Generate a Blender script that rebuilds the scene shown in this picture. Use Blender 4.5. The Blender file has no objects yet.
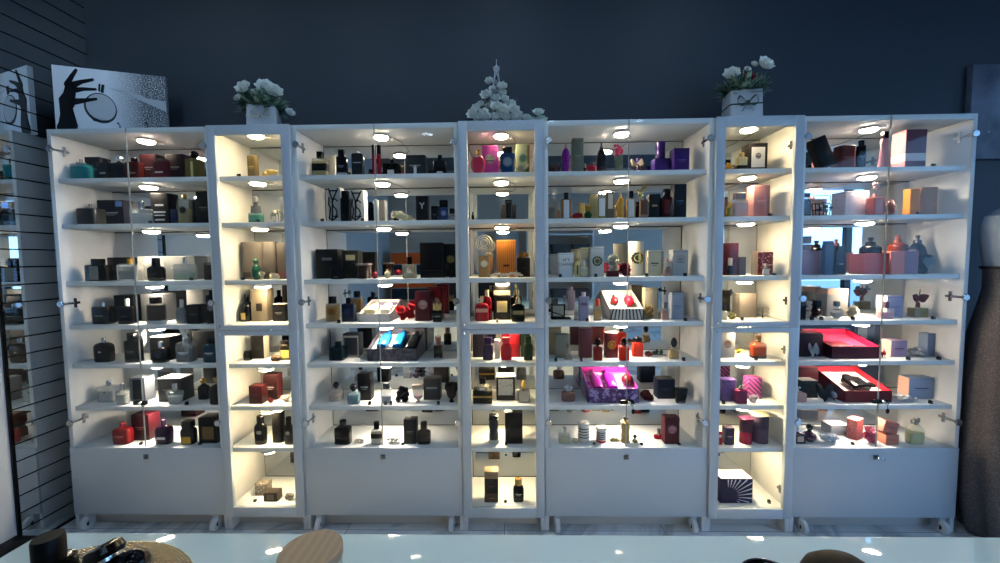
import bpy, bmesh, math, random
from mathutils import Vector, Matrix
random.seed(7)
PI = math.pi
SC = bpy.context.scene
COL = SC.collection

# ------------------------------------------------------------------ materials
_M = {}
def lin(h):
    out = []
    for i in (0, 2, 4):
        c = int(h[i:i+2], 16) / 255
        out.append(c / 12.92 if c <= .04045 else ((c + .055) / 1.055) ** 2.4)
    return out + [1.0]
def base_mat(key):
    m = bpy.data.materials.new(key); m.use_nodes = True
    return m, m.node_tree.nodes, m.node_tree.links, m.node_tree.nodes['Principled BSDF']
def mat(c, kind='p'):
    """p glossy paint, c carton, m metal, g tinted glass, l liquid, f fabric or petal"""
    key = kind + '_' + c
    if key in _M: return _M[key]
    m, n, l, b = base_mat(key)
    q = lin(c); w = .4+.48*max(q[:3]); b.inputs['Base Color'].default_value = [q[0]*w, q[1]*w, q[2]*w, 1] if kind in 'pclg' else q
    if kind == 'p': b.inputs['Roughness'].default_value = .14; b.inputs['Specular IOR Level'].default_value = .2
    elif kind == 'c': b.inputs['Roughness'].default_value = .46; b.inputs['Specular IOR Level'].default_value = .16
    elif kind == 'm': b.inputs['Metallic'].default_value = 1; b.inputs['Roughness'].default_value = .22
    elif kind == 'f': b.inputs['Roughness'].default_value = .75
    elif kind == 'g': b.inputs['Roughness'].default_value = .04; b.inputs['Alpha'].default_value = .34
    elif kind == 'l': b.inputs['Roughness'].default_value = .08; b.inputs['Alpha'].default_value = .82
    _M[key] = m
    return m
def patt(c1, c2, kind='noise', scale=60, rough=.45, lo=.45, hi=.55):
    key = 'pat_%s_%s_%s_%s' % (c1, c2, kind, scale)
    if key in _M: return _M[key]
    m, n, l, b = base_mat(key)
    tc = n.new('ShaderNodeTexCoord')
    if kind == 'noise': t = n.new('ShaderNodeTexNoise'); t.inputs['Scale'].default_value = scale; t.inputs['Detail'].default_value = 3; o = t.outputs['Fac']
    elif kind == 'voro': t = n.new('ShaderNodeTexVoronoi'); t.inputs['Scale'].default_value = scale; o = t.outputs['Distance']
    elif kind == 'diag': t = n.new('ShaderNodeTexWave'); t.wave_type = 'BANDS'; t.bands_direction = 'DIAGONAL'; t.inputs['Scale'].default_value = scale; o = t.outputs['Fac']
    elif kind == 'wood': t = n.new('ShaderNodeTexWave'); t.bands_direction = 'X'; t.inputs['Scale'].default_value = scale; t.inputs['Distortion'].default_value = 3; t.inputs['Detail'].default_value = 3; o = t.outputs['Fac']
    r = n.new('ShaderNodeValToRGB'); r.color_ramp.elements[0].position = lo; r.color_ramp.elements[1].position = hi
    r.color_ramp.elements[0].color = lin(c1); r.color_ramp.elements[1].color = lin(c2)
    l.new(tc.outputs['Object'], t.inputs['Vector']); l.new(o, r.inputs['Fac']); l.new(r.outputs['Color'], b.inputs['Base Color'])
    b.inputs['Roughness'].default_value = rough; b.inputs['Specular IOR Level'].default_value = .12 if rough == .55 else .4
    _M[key] = m
    return m
def mirror_mat():
    if 'mirror' in _M: return _M['mirror']
    m, n, l, b = base_mat('mirror')
    b.inputs['Base Color'].default_value = (.78, .81, .82, 1); b.inputs['Metallic'].default_value = 1; b.inputs['Roughness'].default_value = 0
    _M['mirror'] = m; return m
def pane_mat():
    if 'pane' in _M: return _M['pane']
    m = bpy.data.materials.new('pane'); m.use_nodes = True
    n, l = m.node_tree.nodes, m.node_tree.links; n.clear()
    o = n.new('ShaderNodeOutputMaterial'); mix = n.new('ShaderNodeMixShader'); f = n.new('ShaderNodeFresnel'); f.inputs['IOR'].default_value = 1.4
    t = n.new('ShaderNodeBsdfTransparent'); t.inputs['Color'].default_value = (.975, .99, .985, 1)
    g = n.new('ShaderNodeBsdfGlossy'); g.inputs['Roughness'].default_value = 0
    ge = n.new('ShaderNodeNewGeometry'); mr = n.new('ShaderNodeMapRange'); mr.inputs['To Min'].default_value = 1.17; mr.inputs['To Max'].default_value = 1/1.17
    l.new(ge.outputs['Backfacing'], mr.inputs['Value']); l.new(mr.outputs[0], f.inputs['IOR'])
    l.new(f.outputs[0], mix.inputs[0]); l.new(t.outputs[0], mix.inputs[1]); l.new(g.outputs[0], mix.inputs[2]); l.new(mix.outputs[0], o.inputs[0])
    _M['pane'] = m; return m
def wall_mat(c, rough=.7, bump=.04):
    key = 'wall' + c
    if key in _M: return _M[key]
    m, n, l, b = base_mat(key); b.inputs['Base Color'].default_value = lin(c); b.inputs['Roughness'].default_value = rough
    t = n.new('ShaderNodeTexNoise'); t.inputs['Scale'].default_value = 180; bp = n.new('ShaderNodeBump'); bp.inputs['Strength'].default_value = bump; bp.inputs['Distance'].default_value = .002
    l.new(t.outputs['Fac'], bp.inputs['Height']); l.new(bp.outputs['Normal'], b.inputs['Normal']); _M[key] = m; return m
def glow(c, s):
    key = 'glow_%s_%s' % (c, s)
    if key in _M: return _M[key]
    m, n, l, b = base_mat(key)
    b.inputs['Base Color'].default_value = lin(c); b.inputs['Emission Color'].default_value = lin(c); b.inputs['Emission Strength'].default_value = s
    _M[key] = m; return m

# ------------------------------------------------------------------ geometry
class G:
    """collects faces that become one mesh"""
    def __init__(s): s.v = []; s.f = []
    def add(s, vs, fs):
        k = len(s.v); s.v += [tuple(v) for v in vs]; s.f += [tuple(i + k for i in f) for f in fs]; return s
    def xf(s, M, start=0):
        for i in range(start, len(s.v)): s.v[i] = tuple(M @ Vector(s.v[i]))
        return s
    def box(s, x0, x1, y0, y1, z0, z1, ch=0):
        if ch <= 0:
            return s.add([(x0,y0,z0),(x1,y0,z0),(x1,y1,z0),(x0,y1,z0),(x0,y0,z1),(x1,y0,z1),(x1,y1,z1),(x0,y1,z1)],
                [(0,3,2,1),(4,5,6,7),(0,1,5,4),(1,2,6,5),(2,3,7,6),(3,0,4,7)])
        bm = bmesh.new(); bmesh.ops.create_cube(bm, size=1)
        for v in bm.verts: v.co = Vector(((x0+x1)/2 + v.co.x*(x1-x0), (y0+y1)/2 + v.co.y*(y1-y0), (z0+z1)/2 + v.co.z*(z1-z0)))
        bmesh.ops.bevel(bm, geom=bm.edges[:], offset=ch, segments=2, profile=.5, affect='EDGES')
        bm.verts.index_update()
        s.add([v.co[:] for v in bm.verts], [[v.index for v in f.verts] for f in bm.faces]); bm.free(); return s
    def loft(s, L, n=2, seg=24, close=True):
        vs = []; fs = []
        for lv in L:
            z, hw, hd = lv[:3]; cx, cy = (lv[3], lv[4]) if len(lv) > 3 else (0, 0)
            for i in range(seg):
                t = 2*PI*(i+.5)/seg; c, q = math.cos(t), math.sin(t)
                vs.append((cx + hw*math.copysign(abs(c)**(2/n), c), cy + hd*math.copysign(abs(q)**(2/n), q), z))
        for k in range(len(L)-1):
            for i in range(seg):
                j = (i+1) % seg; fs.append((k*seg+i, k*seg+j, (k+1)*seg+j, (k+1)*seg+i))
        if close: fs.append(tuple(range(seg-1, -1, -1))); fs.append(tuple(range((len(L)-1)*seg, len(L)*seg)))
        return s.add(vs, fs)
    def tube(s, pts, r, seg=8, closed=False):
        P = [Vector(p) for p in pts]; vs = []; fs = []; N = len(P); ref = None
        for i, p in enumerate(P):
            a = P[(i-1) % N] if (closed or i > 0) else p; b = P[(i+1) % N] if (closed or i < N-1) else p
            d = (b-a).normalized()
            if ref is None: ref = d.orthogonal().normalized()
            u = (ref - d*ref.dot(d)); u = u.normalized() if u.length > 1e-6 else d.orthogonal().normalized(); ref = u; w = d.cross(u)
            rr = r[i] if isinstance(r, (list, tuple)) else r
            for k in range(seg):
                t = 2*PI*k/seg; vs.append(tuple(p + u*math.cos(t)*rr + w*math.sin(t)*rr))
        M = N if closed else N-1
        for i in range(M):
            for k in range(seg):
                j = (k+1) % seg; i2 = (i+1) % N; fs.append((i*seg+k, i*seg+j, i2*seg+j, i2*seg+k))
        if not closed: fs.append(tuple(range(seg-1, -1, -1))); fs.append(tuple(range((N-1)*seg, N*seg)))
        return s.add(vs, fs)
    def ball(s, c, rx, ry=None, rz=None, seg=14, rings=8):
        ry = ry or rx; rz = rz or rx; k = len(s.v)
        L = [(c[2] - rz*math.cos(PI*i/rings), max(rx*math.sin(PI*i/rings), rx*.02), max(ry*math.sin(PI*i/rings), ry*.02), c[0], c[1]) for i in range(rings+1)]
        return s.loft(L, 2, seg)
    def gem(s, c, r, rnd):
        bm = bmesh.new(); bmesh.ops.create_icosphere(bm, subdivisions=1, radius=r)
        M = Matrix.Rotation(rnd.random()*6, 4, 'X') @ Matrix.Rotation(rnd.random()*6, 4, 'Z'); bm.verts.index_update()
        s.add([(M @ v.co) * 1 + Vector(c) for v in bm.verts], [[v.index for v in f.verts] for f in bm.faces]); bm.free(); return s
    def petal(s, o, d, up, ln, wd, cup):
        """a cupped petal with thickness-free curved grid from o along d"""
        d = Vector(d).normalized(); up = Vector(up); up = (up - d*up.dot(d)).normalized(); sd = d.cross(up); vs = []; fs = []
        prof = (.35, .85, 1, .72, .12)
        for i, p in enumerate(prof):
            t = i/4
            for j in (-1, -.5, 0, .5, 1):
                vs.append(tuple(Vector(o) + d*ln*t + sd*wd*.5*p*j + up*(cup*ln*(t*t) + cup*wd*.6*j*j*p)))
        for i in range(4):
            for j in range(4): fs.append((i*5+j, i*5+j+1, i*5+j+6, i*5+j+5))
        return s.add(vs, fs)
    def flower(s, c, r, axis, rnd, n=6, layers=2):
        A = Vector(axis).normalized(); U = A.orthogonal().normalized(); W = A.cross(U)
        for q in range(layers):
            for i in range(n):
                t = 2*PI*(i + q*.5 + rnd.random()*.2)/n
                d = (U*math.cos(t) + W*math.sin(t))*(1 - .28*q) + A*(.25 + .55*q)
                s.petal(Vector(c), d, A, r*(1-.15*q), r*.95, .35)
        s.ball(Vector(c) + A*r*.25, r*.2, seg=8, rings=5)
        return s
def link(o, parent=None):
    COL.objects.link(o)
    if parent is not None: o.parent = parent
    return o
def obj(name, g, m, parent=None, smooth=True, ang=.6):
    me = bpy.data.meshes.new(name); me.from_pydata(g.v, [], g.f); me.update()
    if smooth:
        me.polygons.foreach_set('use_smooth', [True]*len(me.polygons))
        me.set_sharp_from_angle(angle=ang)
    me.materials.append(m)
    return link(bpy.data.objects.new(name, me), parent)
def struct(name, g, m, smooth=False, parent=None):
    o = obj(name, g, m, parent, smooth)
    if parent is None: o['kind'] = 'structure'
    return o
def tag(o, label, cat, group=None):
    o['label'] = label; o['category'] = cat
    if group: o['group'] = group
    return o
def empty(name, loc, rz=0):
    o = link(bpy.data.objects.new(name, None)); o.location = loc; o.rotation_euler = (0, 0, rz); o.empty_display_size = .02
    return o
_T = {}
def text_mesh(t, size, ex=.0003):
    key = (t, round(size, 4))
    if key not in _T:
        cu = bpy.data.curves.new('lettering', 'FONT'); cu.body = t; cu.size = size; cu.extrude = ex; cu.align_x = 'CENTER'; cu.align_y = 'CENTER'; cu.resolution_u = 2
        o = bpy.data.objects.new('lettering', cu); COL.objects.link(o); bpy.context.view_layer.update()
        me = bpy.data.meshes.new_from_object(o.evaluated_get(bpy.context.evaluated_depsgraph_get()))
        bpy.data.objects.remove(o); _T[key] = me
    return _T[key]
def text(name, t, size, m, parent, loc):
    me = text_mesh(t, size).copy(); me.materials.clear(); me.materials.append(m)
    o = link(bpy.data.objects.new(name, me), parent); o.location = loc; o.rotation_euler = (PI/2, 0, 0)
    return o

# ------------------------------------------------------------------ front-surface decoration of a lofted body
class Body:
    def __init__(s, L, n): s.L = L; s.n = n
    def at(s, z):
        L = s.L
        if z <= L[0][0]: return L[0][1], L[0][2]
        for a, b in zip(L, L[1:]):
            if z <= b[0]:
                t = (z-a[0])/max(b[0]-a[0], 1e-9); return a[1]+(b[1]-a[1])*t, a[2]+(b[2]-a[2])*t
        return L[-1][1], L[-1][2]
    def y(s, x, z):
        hw, hd = s.at(z); q = min(abs(x)/max(hw, 1e-6), 1); return -hd*(1-q**s.n)**(1/s.n)
    def patch(s, g, x0, x1, z0, z1, off=.0006, nx=8, nz=6):
        """a thin raised plate that follows the front of the body"""
        vs = []; fs = []
        for k in (0, 1):
            for i in range(nz+1):
                z = z0+(z1-z0)*i/nz; hw, _ = s.at(z)
                for j in range(nx+1):
                    x = x0+(x1-x0)*j/nx; x = max(-hw*.985, min(hw*.985, x)); vs.append((x, s.y(x, z) - (off if k == 0 else -.0004), z))
        N = (nx+1)*(nz+1)
        for i in range(nz):
            for j in range(nx):
                a = i*(nx+1)+j; fs.append((a, a+1, a+nx+2, a+nx+1))
        for j in range(nx):
            for i in (0, nz):
                a = i*(nx+1)+j; fs.append((a, a+1, a+1+N, a+N))
        for i in range(nz):
            for j in (0, nx):
                a = i*(nx+1)+j; fs.append((a, a+nx+1, a+nx+1+N, a+N))
        return g.add(vs, fs)
    def disc(s, g, cx, cz, r, r2=None, off=.0007, seg=20, inner=0):
        r2 = r2 or r; vs = []; fs = []; rr = (inner, 1) if inner else (0.02, .5, 1)
        for k in rr:
            for i in range(seg):
                t = 2*PI*i/seg; x = cx+r*k*math.cos(t); z = cz+r2*k*math.sin(t); vs.append((x, s.y(x, z)-off, z))
        for k in range(len(rr)-1):
            for i in range(seg): j = (i+1) % seg; fs.append((k*seg+i, k*seg+j, (k+1)*seg+j, (k+1)*seg+i))
        if not inner: fs.append(tuple(range(seg)))
        return g.add(vs, fs)
    def band(s, g, z0, z1, off=.0007):
        L = []
        for i in range(7):
            z = z0+(z1-z0)*i/6; hw, hd = s.at(z); L.append((z, hw+off, hd+off))
        return g.loft(L, s.n, 24, True)

LAMP = {0: 150.0, 1: 140.0}; DL = 50.0; SKY = 3.2; EXPO = 0.6
ITEMS = [
('B',1,1,'teal square bottle with twin-prong sprayer',-212.55,4.50,178.60,8.70,4.78,10.66,{'b': '35b8c0', 'c': 'b8bcc2', 'k2': 'pr', 'm': 'g', 'li': ('1f9aa4', 0.85), 'fb': 0.76}),
('X',1,1,'dark blue box behind the teal bottle',-209.71,9.48,178.60,7.86,5.88,12.40,{'b': '1d2740', 'pr': '6a7890'}),
('B',1,1,'near-black bottle with low flat cap',-199.38,4.50,178.60,5.87,3.23,10.46,{'b': '10131f', 'c': '0b0c10', 'cw': 0.4, 'la': ('8a8f9c', 0.3, 0.4, 0.5), 'fb': 0.812}),
('B',1,1,'black bottle with bright ball for a reflected light',-192.19,4.50,178.60,6.88,3.78,11.83,{'b': '0d0f18', 'c': 'e8eaee', 'k2': 'ba', 'cm': 'm', 'cw': 0.5, 'fb': 0.689}),  # bright ball cap stands in for a light reflected in the glass door
('B',1,1,'rust brown glass bottle',-184.71,4.50,178.60,7.12,3.92,10.73,{'b': '5a1f1a', 'c': '0b0c10', 'cw': 0.35, 'la': ('a08070', 0.3, 0.38, 0.6), 'fb': 0.795}),
('X',1,1,'maroon box with silver print',-181.13,10.00,178.60,8.36,6.27,13.61,{'b': '441820', 'pr': 'c8b8b8'}),
('B',1,1,'low burgundy glass bottle',-170.76,4.50,178.60,6.60,3.63,9.74,{'b': '6b2530', 'c': '8a6a6a', 'k2': 'bx', 'cw': 0.8, 'la': ('c8b0b0', 0.3, 0.4, 0.6), 'fb': 0.905}),
('X',1,1,'maroon and black box',-166.57,9.00,178.60,9.07,6.80,13.12,{'b': '3c1c22', 'pr': 'a89898'}),
('B',1,1,'olive gold bottle with black ball cap',-153.92,4.50,178.60,7.58,4.17,13.69,{'b': '7c6a34', 'c': '0b0c10', 'k2': 'ba', 'cw': 0.5, 'la': ('d0c080', 0.0, 1.0, 0.16), 'fb': 0.69}),
('B',1,2,'charcoal cube bottle with twin-prong sprayer',-210.22,4.50,156.10,10.04,6.75,10.87,{'b': '3a3d40', 'c': 'b8bcc2', 's': 'cu', 'k2': 'pr', 'fb': 0.771}),
('X',1,2,'wide navy box with silver corner',-203.87,11.45,156.10,13.83,8.50,13.32,{'b': '12162a', 'pr': 'aab0c0', 'co': '8090b0'}),
('B',1,2,'clear bottle with silver collar',-183.09,4.50,156.10,9.21,5.00,11.66,{'b': 'dfe8e8', 'c': 'b8bcc2', 'm': 'g', 'li': ('cfd6d6', 0.7), 'cw': 0.3, 'cm': 'm', 'fb': 0.672}),
('T',1,2,'small grey cube beside black box',-175.60,2.80,156.10,2.03,1.20,1.60,{'b': '55565a'}),
('X',1,2,'black box with silver swirl print',-176.25,9.70,156.10,9.07,6.74,16.26,{'b': '15171f', 'pr': 'd0d4dc', 'prb': 1}),
('B',1,2,'slim midnight blue bottle',-168.65,9.00,156.10,3.13,1.72,10.47,{'b': '1b2f5c', 'c': '0b0c10', 'cw': 0.5, 'fb': 0.758}),
('B',1,2,'pale gold bottle with black medallion',-159.75,4.50,156.10,6.11,3.02,14.68,{'b': 'b9a878', 'c': 'b08a3c', 'm': 'g', 'cw': 0.3, 'cm': 'm', 'med': '0b0c10', 'fb': 0.832}),
('X',1,2,'slim dark grey box',-157.51,7.72,156.10,3.36,2.50,12.17,{'b': '2a2c30', 'pr': '787c80'}),
('X',1,2,'tall blackish brown box',-149.69,5.00,156.10,7.13,5.35,15.76,{'b': '1a1718', 'pr': '807060'}),
('B',1,3,'black framed bottle with clear centre',-207.50,4.50,127.50,10.90,5.00,11.42,{'b': '0c0c0e', 'c': '0b0c10', 'k2': 'bx', 'cw': 0.38, 'la': ('9a9c94', 0.08, 0.92, 0.42), 'fb': 0.725}),
('X',1,3,'black box behind clear framed bottle',-202.79,13.00,127.50,12.64,8.50,12.12,{'b': '101012', 'pr': '6a6a6c'}),
('B',1,3,'clear bottle with white frame edges',-190.79,4.50,127.50,10.60,5.00,11.16,{'b': 'e8e8e0', 'c': 'b08a3c', 'm': 'g', 'fr': 'f2f0ea', 'cw': 0.22, 'li': ('5a5a54', 0.6), 'fb': 0.774}),
('X',1,3,'white box with grey damask pattern',-188.12,14.00,127.50,11.04,8.28,12.46,{'b': 'dad8d2', 'da': '9a9a98'}),
('B',1,3,'matte black apothecary bottle',-176.95,4.50,127.50,7.73,4.25,11.53,{'b': '0d0d0e', 'c': '0b0c10', 's': 'sh', 'cw': 0.45, 'pr': '404044', 'fb': 0.65}),
('X',1,3,'wide pale grey box behind green bottle',-172.07,15.00,127.50,16.80,8.50,12.57,{'b': 'a9abaa', 'pr': 'd0d0d0'}),
('B',1,3,'clear bottle with green liquid',-162.28,4.50,127.50,9.25,5.00,11.39,{'b': 'd8e4dc', 'c': 'b8bcc2', 'm': 'g', 'li': ('9cc49a', 0.42), 'cw': 0.2, 'cm': 'm', 'fb': 0.735}),
('T',1,3,'small black cube beside clear bottle',-156.38,2.80,127.50,1.78,1.20,1.60,{'b': '0c0c0e'}),
('B',1,3,'amber brown bottle with clear cap',-148.39,4.50,127.50,5.12,2.82,12.25,{'b': '6a4028', 'c': 'd8d0c0', 'm': 'g', 'li': ('5a341e', 0.85), 'cw': 0.4, 'fb': 0.733}),
('B',1,4,'squarish black bottle with silver sprayer',-206.35,4.50,105.40,8.62,4.74,11.21,{'b': '0b0c10', 'c': 'b8bcc2', 'cw': 0.24, 'cm': 'm', 'la': ('9aa0a8', 0.45, 0.5, 0.5), 'fb': 0.799}),
('X',1,4,'tall black box behind black bottle',-200.41,12.00,105.40,10.92,8.19,14.14,{'b': '0f0f12', 'pr': '55555a'}),
('B',1,4,'black bottle with white sprayer stem',-193.25,4.50,105.40,7.55,4.15,12.95,{'b': '0b0c10', 'c': 'd8dadc', 'cw': 0.25, 'la': ('70747a', 0.4, 0.46, 0.5), 'fb': 0.7}),
('X',1,4,'smoke grey box behind gradient bottle',-186.48,13.00,105.40,11.92,8.50,14.68,{'b': '7d7f82', 'pr': 'c8c8ca'}),
('B',1,4,'black to clear gradient bottle',-178.28,4.50,105.40,7.78,4.28,13.55,{'b': '141416', 'c': '0b0c10', 'k2': 'bx', 'cw': 0.5, 'li': ('101012', 0.9), 'm': 'g', 'base': 'c8ccd0', 'fb': 0.759}),
('B',1,4,'small clear bottle with black shoulders',-164.32,4.50,105.40,5.69,3.13,12.22,{'b': 'c9cccf', 'c': 'c8ccd0', 'm': 'g', 'li': ('18181a', 0.8), 'cw': 0.3, 's': 'sh', 'fb': 0.666}),
('X',1,4,'small black box beside clear bottle',-157.12,4.00,105.40,6.45,4.83,9.78,{'b': '0e0e11', 'pr': '6c6c70'}),
('X',1,4,'pale grey box standing at the back',-165.38,16.00,105.40,9.30,6.97,16.40,{'b': 'b4b6b6'}),
('B',1,4,'black bottle with round silver emblem',-148.16,4.50,105.40,5.67,3.12,17.18,{'b': '0b0c10', 'c': '0b0c10', 'cw': 0.5, 'med': '8a8c90', 'fb': 0.852}),
('B',1,5,'rounded black bottle with silver stem',-207.42,4.50,85.50,8.72,4.80,12.56,{'b': '0b0c10', 'c': 'b8bcc2', 's': 'sh', 'cw': 0.2, 'cm': 'm', 'la': ('d8dade', 0.5, 0.58, 0.14), 'fb': 0.798}),
('B',1,5,'black ridged bottle standing alone',-191.23,4.50,85.50,7.33,4.03,15.25,{'b': '0d0d10', 'c': '0b0c10', 'k2': 'bx', 'cw': 0.5, 'pr': '8a8c92', 'fb': 0.736}),
('O',1,5,'silver bow on a smoky stopper',-192.27,9.00,85.50,5.89,4.12,15.03,{'sub': 'bow', 'b': 'b8bcc2'}),
('X',1,5,'black box with white top',-179.79,9.00,85.50,10.68,8.01,12.32,{'b': '141418', 'top': 'e8e8ea'}),
('B',1,5,'short black bottle before white-topped box',-176.13,3.50,85.50,6.86,3.77,10.54,{'b': '0b0c10', 'c': 'b8bcc2', 'cw': 0.25, 'cm': 'm', 'med': '55585e', 'fb': 0.736}),
('B',1,5,'grey glass bottle with engraved letters',-163.80,4.50,85.50,8.59,4.72,12.11,{'b': 'b0b4ba', 'c': 'b8bcc2', 'm': 'g', 'li': ('70757e', 0.75), 'cw': 0.3, 'pr': 'e8eaee', 'fb': 0.808}),
('B',1,5,'petrol blue bottle with white print',-149.61,3.50,85.50,7.74,4.26,12.50,{'b': '12405c', 'c': '0e2436', 's': 'sh', 'cw': 0.4, 'pr': 'c8d4dc', 'fb': 0.774}),
('X',1,5,'dark grey box behind petrol bottle',-159.23,13.00,85.50,12.46,8.50,14.35,{'b': '3a3d42', 'top': 'a0a4a8'}),
('B',1,6,'wide clear bottle with small black mark',-209.37,7.24,63.60,8.84,4.86,10.95,{'b': 'dfe8e8', 'c': 'b8bcc2', 'm': 'g', 'li': ('d0d4d0', 0.7), 'cw': 0.22, 'cm': 'm', 'la': ('202226', 0.58, 0.68, 0.1), 'fb': 0.757}),
('B',1,6,'small clear rounded bottle',-197.15,3.20,63.60,6.03,3.32,10.85,{'b': 'd5dad6', 'c': 'b8bcc2', 's': 'sh', 'm': 'g', 'li': ('b8beba', 0.7), 'cw': 0.3, 'cm': 'm', 'fb': 0.712}),
('X',1,6,'steel blue box with dark window',-192.70,8.44,63.60,8.06,6.04,12.65,{'b': '8b93a0', 'la': ('1c2230', 0.08, 0.92, 0.62)}),
('X',1,6,'dark grey box with pale top',-174.94,7.76,63.60,12.27,8.50,12.42,{'b': '4a4d50', 'top': 'e8e8e4', 'pr': '8a8d90'}),
('B',1,6,'flared clear bottle before grey box',-170.02,3.54,63.60,7.57,4.16,10.66,{'b': 'dfe8e8', 'c': 'b8bcc2', 's': 'ta', 'm': 'g', 'li': ('c0c6c6', 0.6), 'cw': 0.3, 'cm': 'm', 'fb': 0.638}),
('T',1,6,'small black cube beside black robe-shaped bottle',-162.42,2.80,63.60,1.56,1.20,1.60,{'b': '0c0c0e'}),
('B',1,6,'black robe-shaped bottle with gold cap',-160.06,10.57,63.60,5.66,3.11,11.33,{'b': '0b0c10', 'c': 'b08a3c', 's': 'sh', 'k2': 'ba', 'cw': 0.5, 'cm': 'm', 'fb': 0.691}),
('B',1,6,'larger black robe-shaped bottle with gold rosette cap',-147.80,3.43,63.60,6.80,3.74,14.31,{'b': '09090b', 'c': 'c9b27a', 's': 'sh', 'k2': 'cr', 'cw': 0.62, 'fb': 0.692}),
('B',1,7,'bright red bottle with rounded shoulders',-198.97,3.20,42.70,8.97,4.93,10.77,{'b': '8e0e18', 'c': 'a8303a', 's': 'sh', 'cw': 0.24, 'pr': 'd86a70', 'fb': 0.794}),
('X',1,7,'burgundy box with red side',-192.39,8.33,42.70,9.34,6.98,13.72,{'b': '4e101c', 'pr': 'c08088'}),
('B',1,7,'dark purple bottle with white label',-176.92,3.20,42.70,8.08,4.45,12.38,{'b': '3a1a3c', 'c': '8a6a90', 's': 'sh', 'cw': 0.24, 'la': ('eae4ea', 0.28, 0.42, 0.55), 'fb': 0.766}),
('T',1,7,'small black cube beside burgundy box',-187.73,2.80,42.70,2.05,1.20,1.23,{'b': '0c0c0e'}),
('B',1,7,'black bottle with gold lower half',-163.69,3.20,42.70,7.38,4.06,12.11,{'b': '0b0c10', 'c': '0b0c10', 's': 'sh', 'k2': 'bx', 'cw': 0.7, 'la': ('d8a83c', 0.05, 0.48, 0.62), 'fb': 0.718}),
('X',1,7,'black box with bronze label',-153.49,5.01,42.70,9.75,7.31,13.44,{'b': '121010', 'la': ('8a7040', 0.15, 0.65, 0.62), 'pr': '8a7040'}),
('T',1,7,'small black cube beside black box',-156.61,2.80,42.70,2.09,1.20,1.50,{'b': '0c0c0e'}),
('T',2,1,'small black cube beside olive gold flask box',-129.68,2.80,178.60,2.25,1.20,1.60,{'b': '1c1c1e'}),
('X',2,1,'tall olive gold flask box',-124.95,6.00,178.60,4.66,3.14,10.96,{'b': '5e5234', 'pr': 'a89868', 'rd': 1}),
('P',2,1,'dried golden flower sprig',-119.88,9.34,178.60,8.75,6.91,5.52,{'b': 'd8c488', 'g': ''}),
('B',2,2,'aqua bottle with tall stacked stopper',-123.75,4.50,156.10,6.57,3.61,13.22,{'b': '5fb0a8', 'c': '5a606a', 'm': 'g', 'li': ('4aa090', 0.8), 'k2': 'st', 'cw': 0.8, 'fb': 0.366}),
('T',2,2,'small black cube beside aqua bottle',-121.50,3.00,156.10,1.51,1.20,1.60,{'b': '0c0c0e'}),
('O',2,2,'silver wire rosette',-113.54,4.50,156.10,7.07,4.95,6.68,{'sub': 'wire', 'b': '8c8a84'}),
('X',2,3,'taller brushed grey canister box',-131.79,12.00,127.50,11.12,8.34,19.53,{'b': '6f6a68', 'rd': 1, 'ba': '3a3838'}),
('X',2,3,'second brushed grey canister box',-122.11,12.00,127.50,7.08,5.31,19.43,{'b': '605c5c', 'rd': 1, 'ba': '3a3838'}),
('X',2,3,'third brushed grey canister box',-115.15,12.00,127.50,5.80,4.35,18.73,{'b': '544f50', 'rd': 1, 'ba': '6a3a44'}),
('B',2,3,'green faceted bottle before the canisters',-125.41,4.50,127.50,4.59,4.59,10.77,{'b': '1f5a4a', 'c': '2a6a58', 's': 'sp', 'k2': 'ba', 'cw': 0.6, 'fb': 0.744}),
('P',2,3,'cream flower knot beside green bottle',-121.15,4.00,127.50,3.05,2.44,4.57,{'b': 'efe6cf', 'g': ''}),
('P',2,3,'cream flower pile before canisters',-115.32,4.00,127.50,5.59,4.47,3.71,{'b': 'efe6cf', 'g': ''}),
('T',2,3,'small black cube beside brushed grey canister box',-130.04,2.80,127.50,2.03,1.20,1.60,{'b': '0c0c0e'}),
('B',2,4,'black bottle with arched shoulders and gold label',-135.09,9.27,105.40,6.84,6.84,14.09,{'b': '0b0c10', 'c': '0b0c10', 's': 'do', 'cw': 0.32, 'la': ('c8a860', 0.1, 0.45, 0.34), 'fb': 0.742}),
('X',2,4,'taupe box with dark square label',-126.82,10.00,105.40,8.44,6.33,17.09,{'b': '8a7f70', 'la': ('2a2622', 0.32, 0.56, 0.38)}),
('X',2,4,'low black box with pale top',-116.58,10.00,105.40,6.58,4.94,9.03,{'b': '151416', 'top': 'efe9dc', 'pr': '8a8888'}),
('B',2,5,'tiny black bottle',-132.41,6.71,85.50,3.66,2.01,5.02,{'b': '0b0c10', 'c': '0b0c10', 'cw': 0.8, 'k2': 'bx', 'fb': 0.834}),
('X',2,5,'black box with pale grey side',-129.19,10.68,85.50,6.77,5.07,12.07,{'b': '17171a', 'pr': '444448', 'sd': 'b8b4ac'}),
('O',2,5,'brown stopper lying on its side',-116.46,4.50,85.50,4.64,3.25,3.10,{'sub': 'stub', 'b': '6a5038'}),
('B',2,5,'dark-shouldered bottle with yellow label',-113.31,8.38,85.50,5.51,3.03,9.98,{'b': '3c362c', 'c': '2a2622', 'k2': 'bx', 'cw': 0.9, 'la': ('e6d27a', 0.1, 0.66, 0.8), 'fb': 0.79}),
('X',2,6,'slanted burgundy flat box',-127.29,4.69,63.60,6.77,5.08,9.42,{'b': '4a1a20', 'pr': '802838'}),
('X',2,6,'dark crimson box with red side',-123.07,10.34,63.60,7.21,5.41,13.53,{'b': '2c1016', 'pr': 'a8a0a0', 'sd': '7a2a32'}),
('O',2,6,'white crystal blossom',-113.61,6.01,63.60,4.71,3.29,4.48,{'sub': 'crystal', 'b': 'e8e0d8'}),
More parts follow.
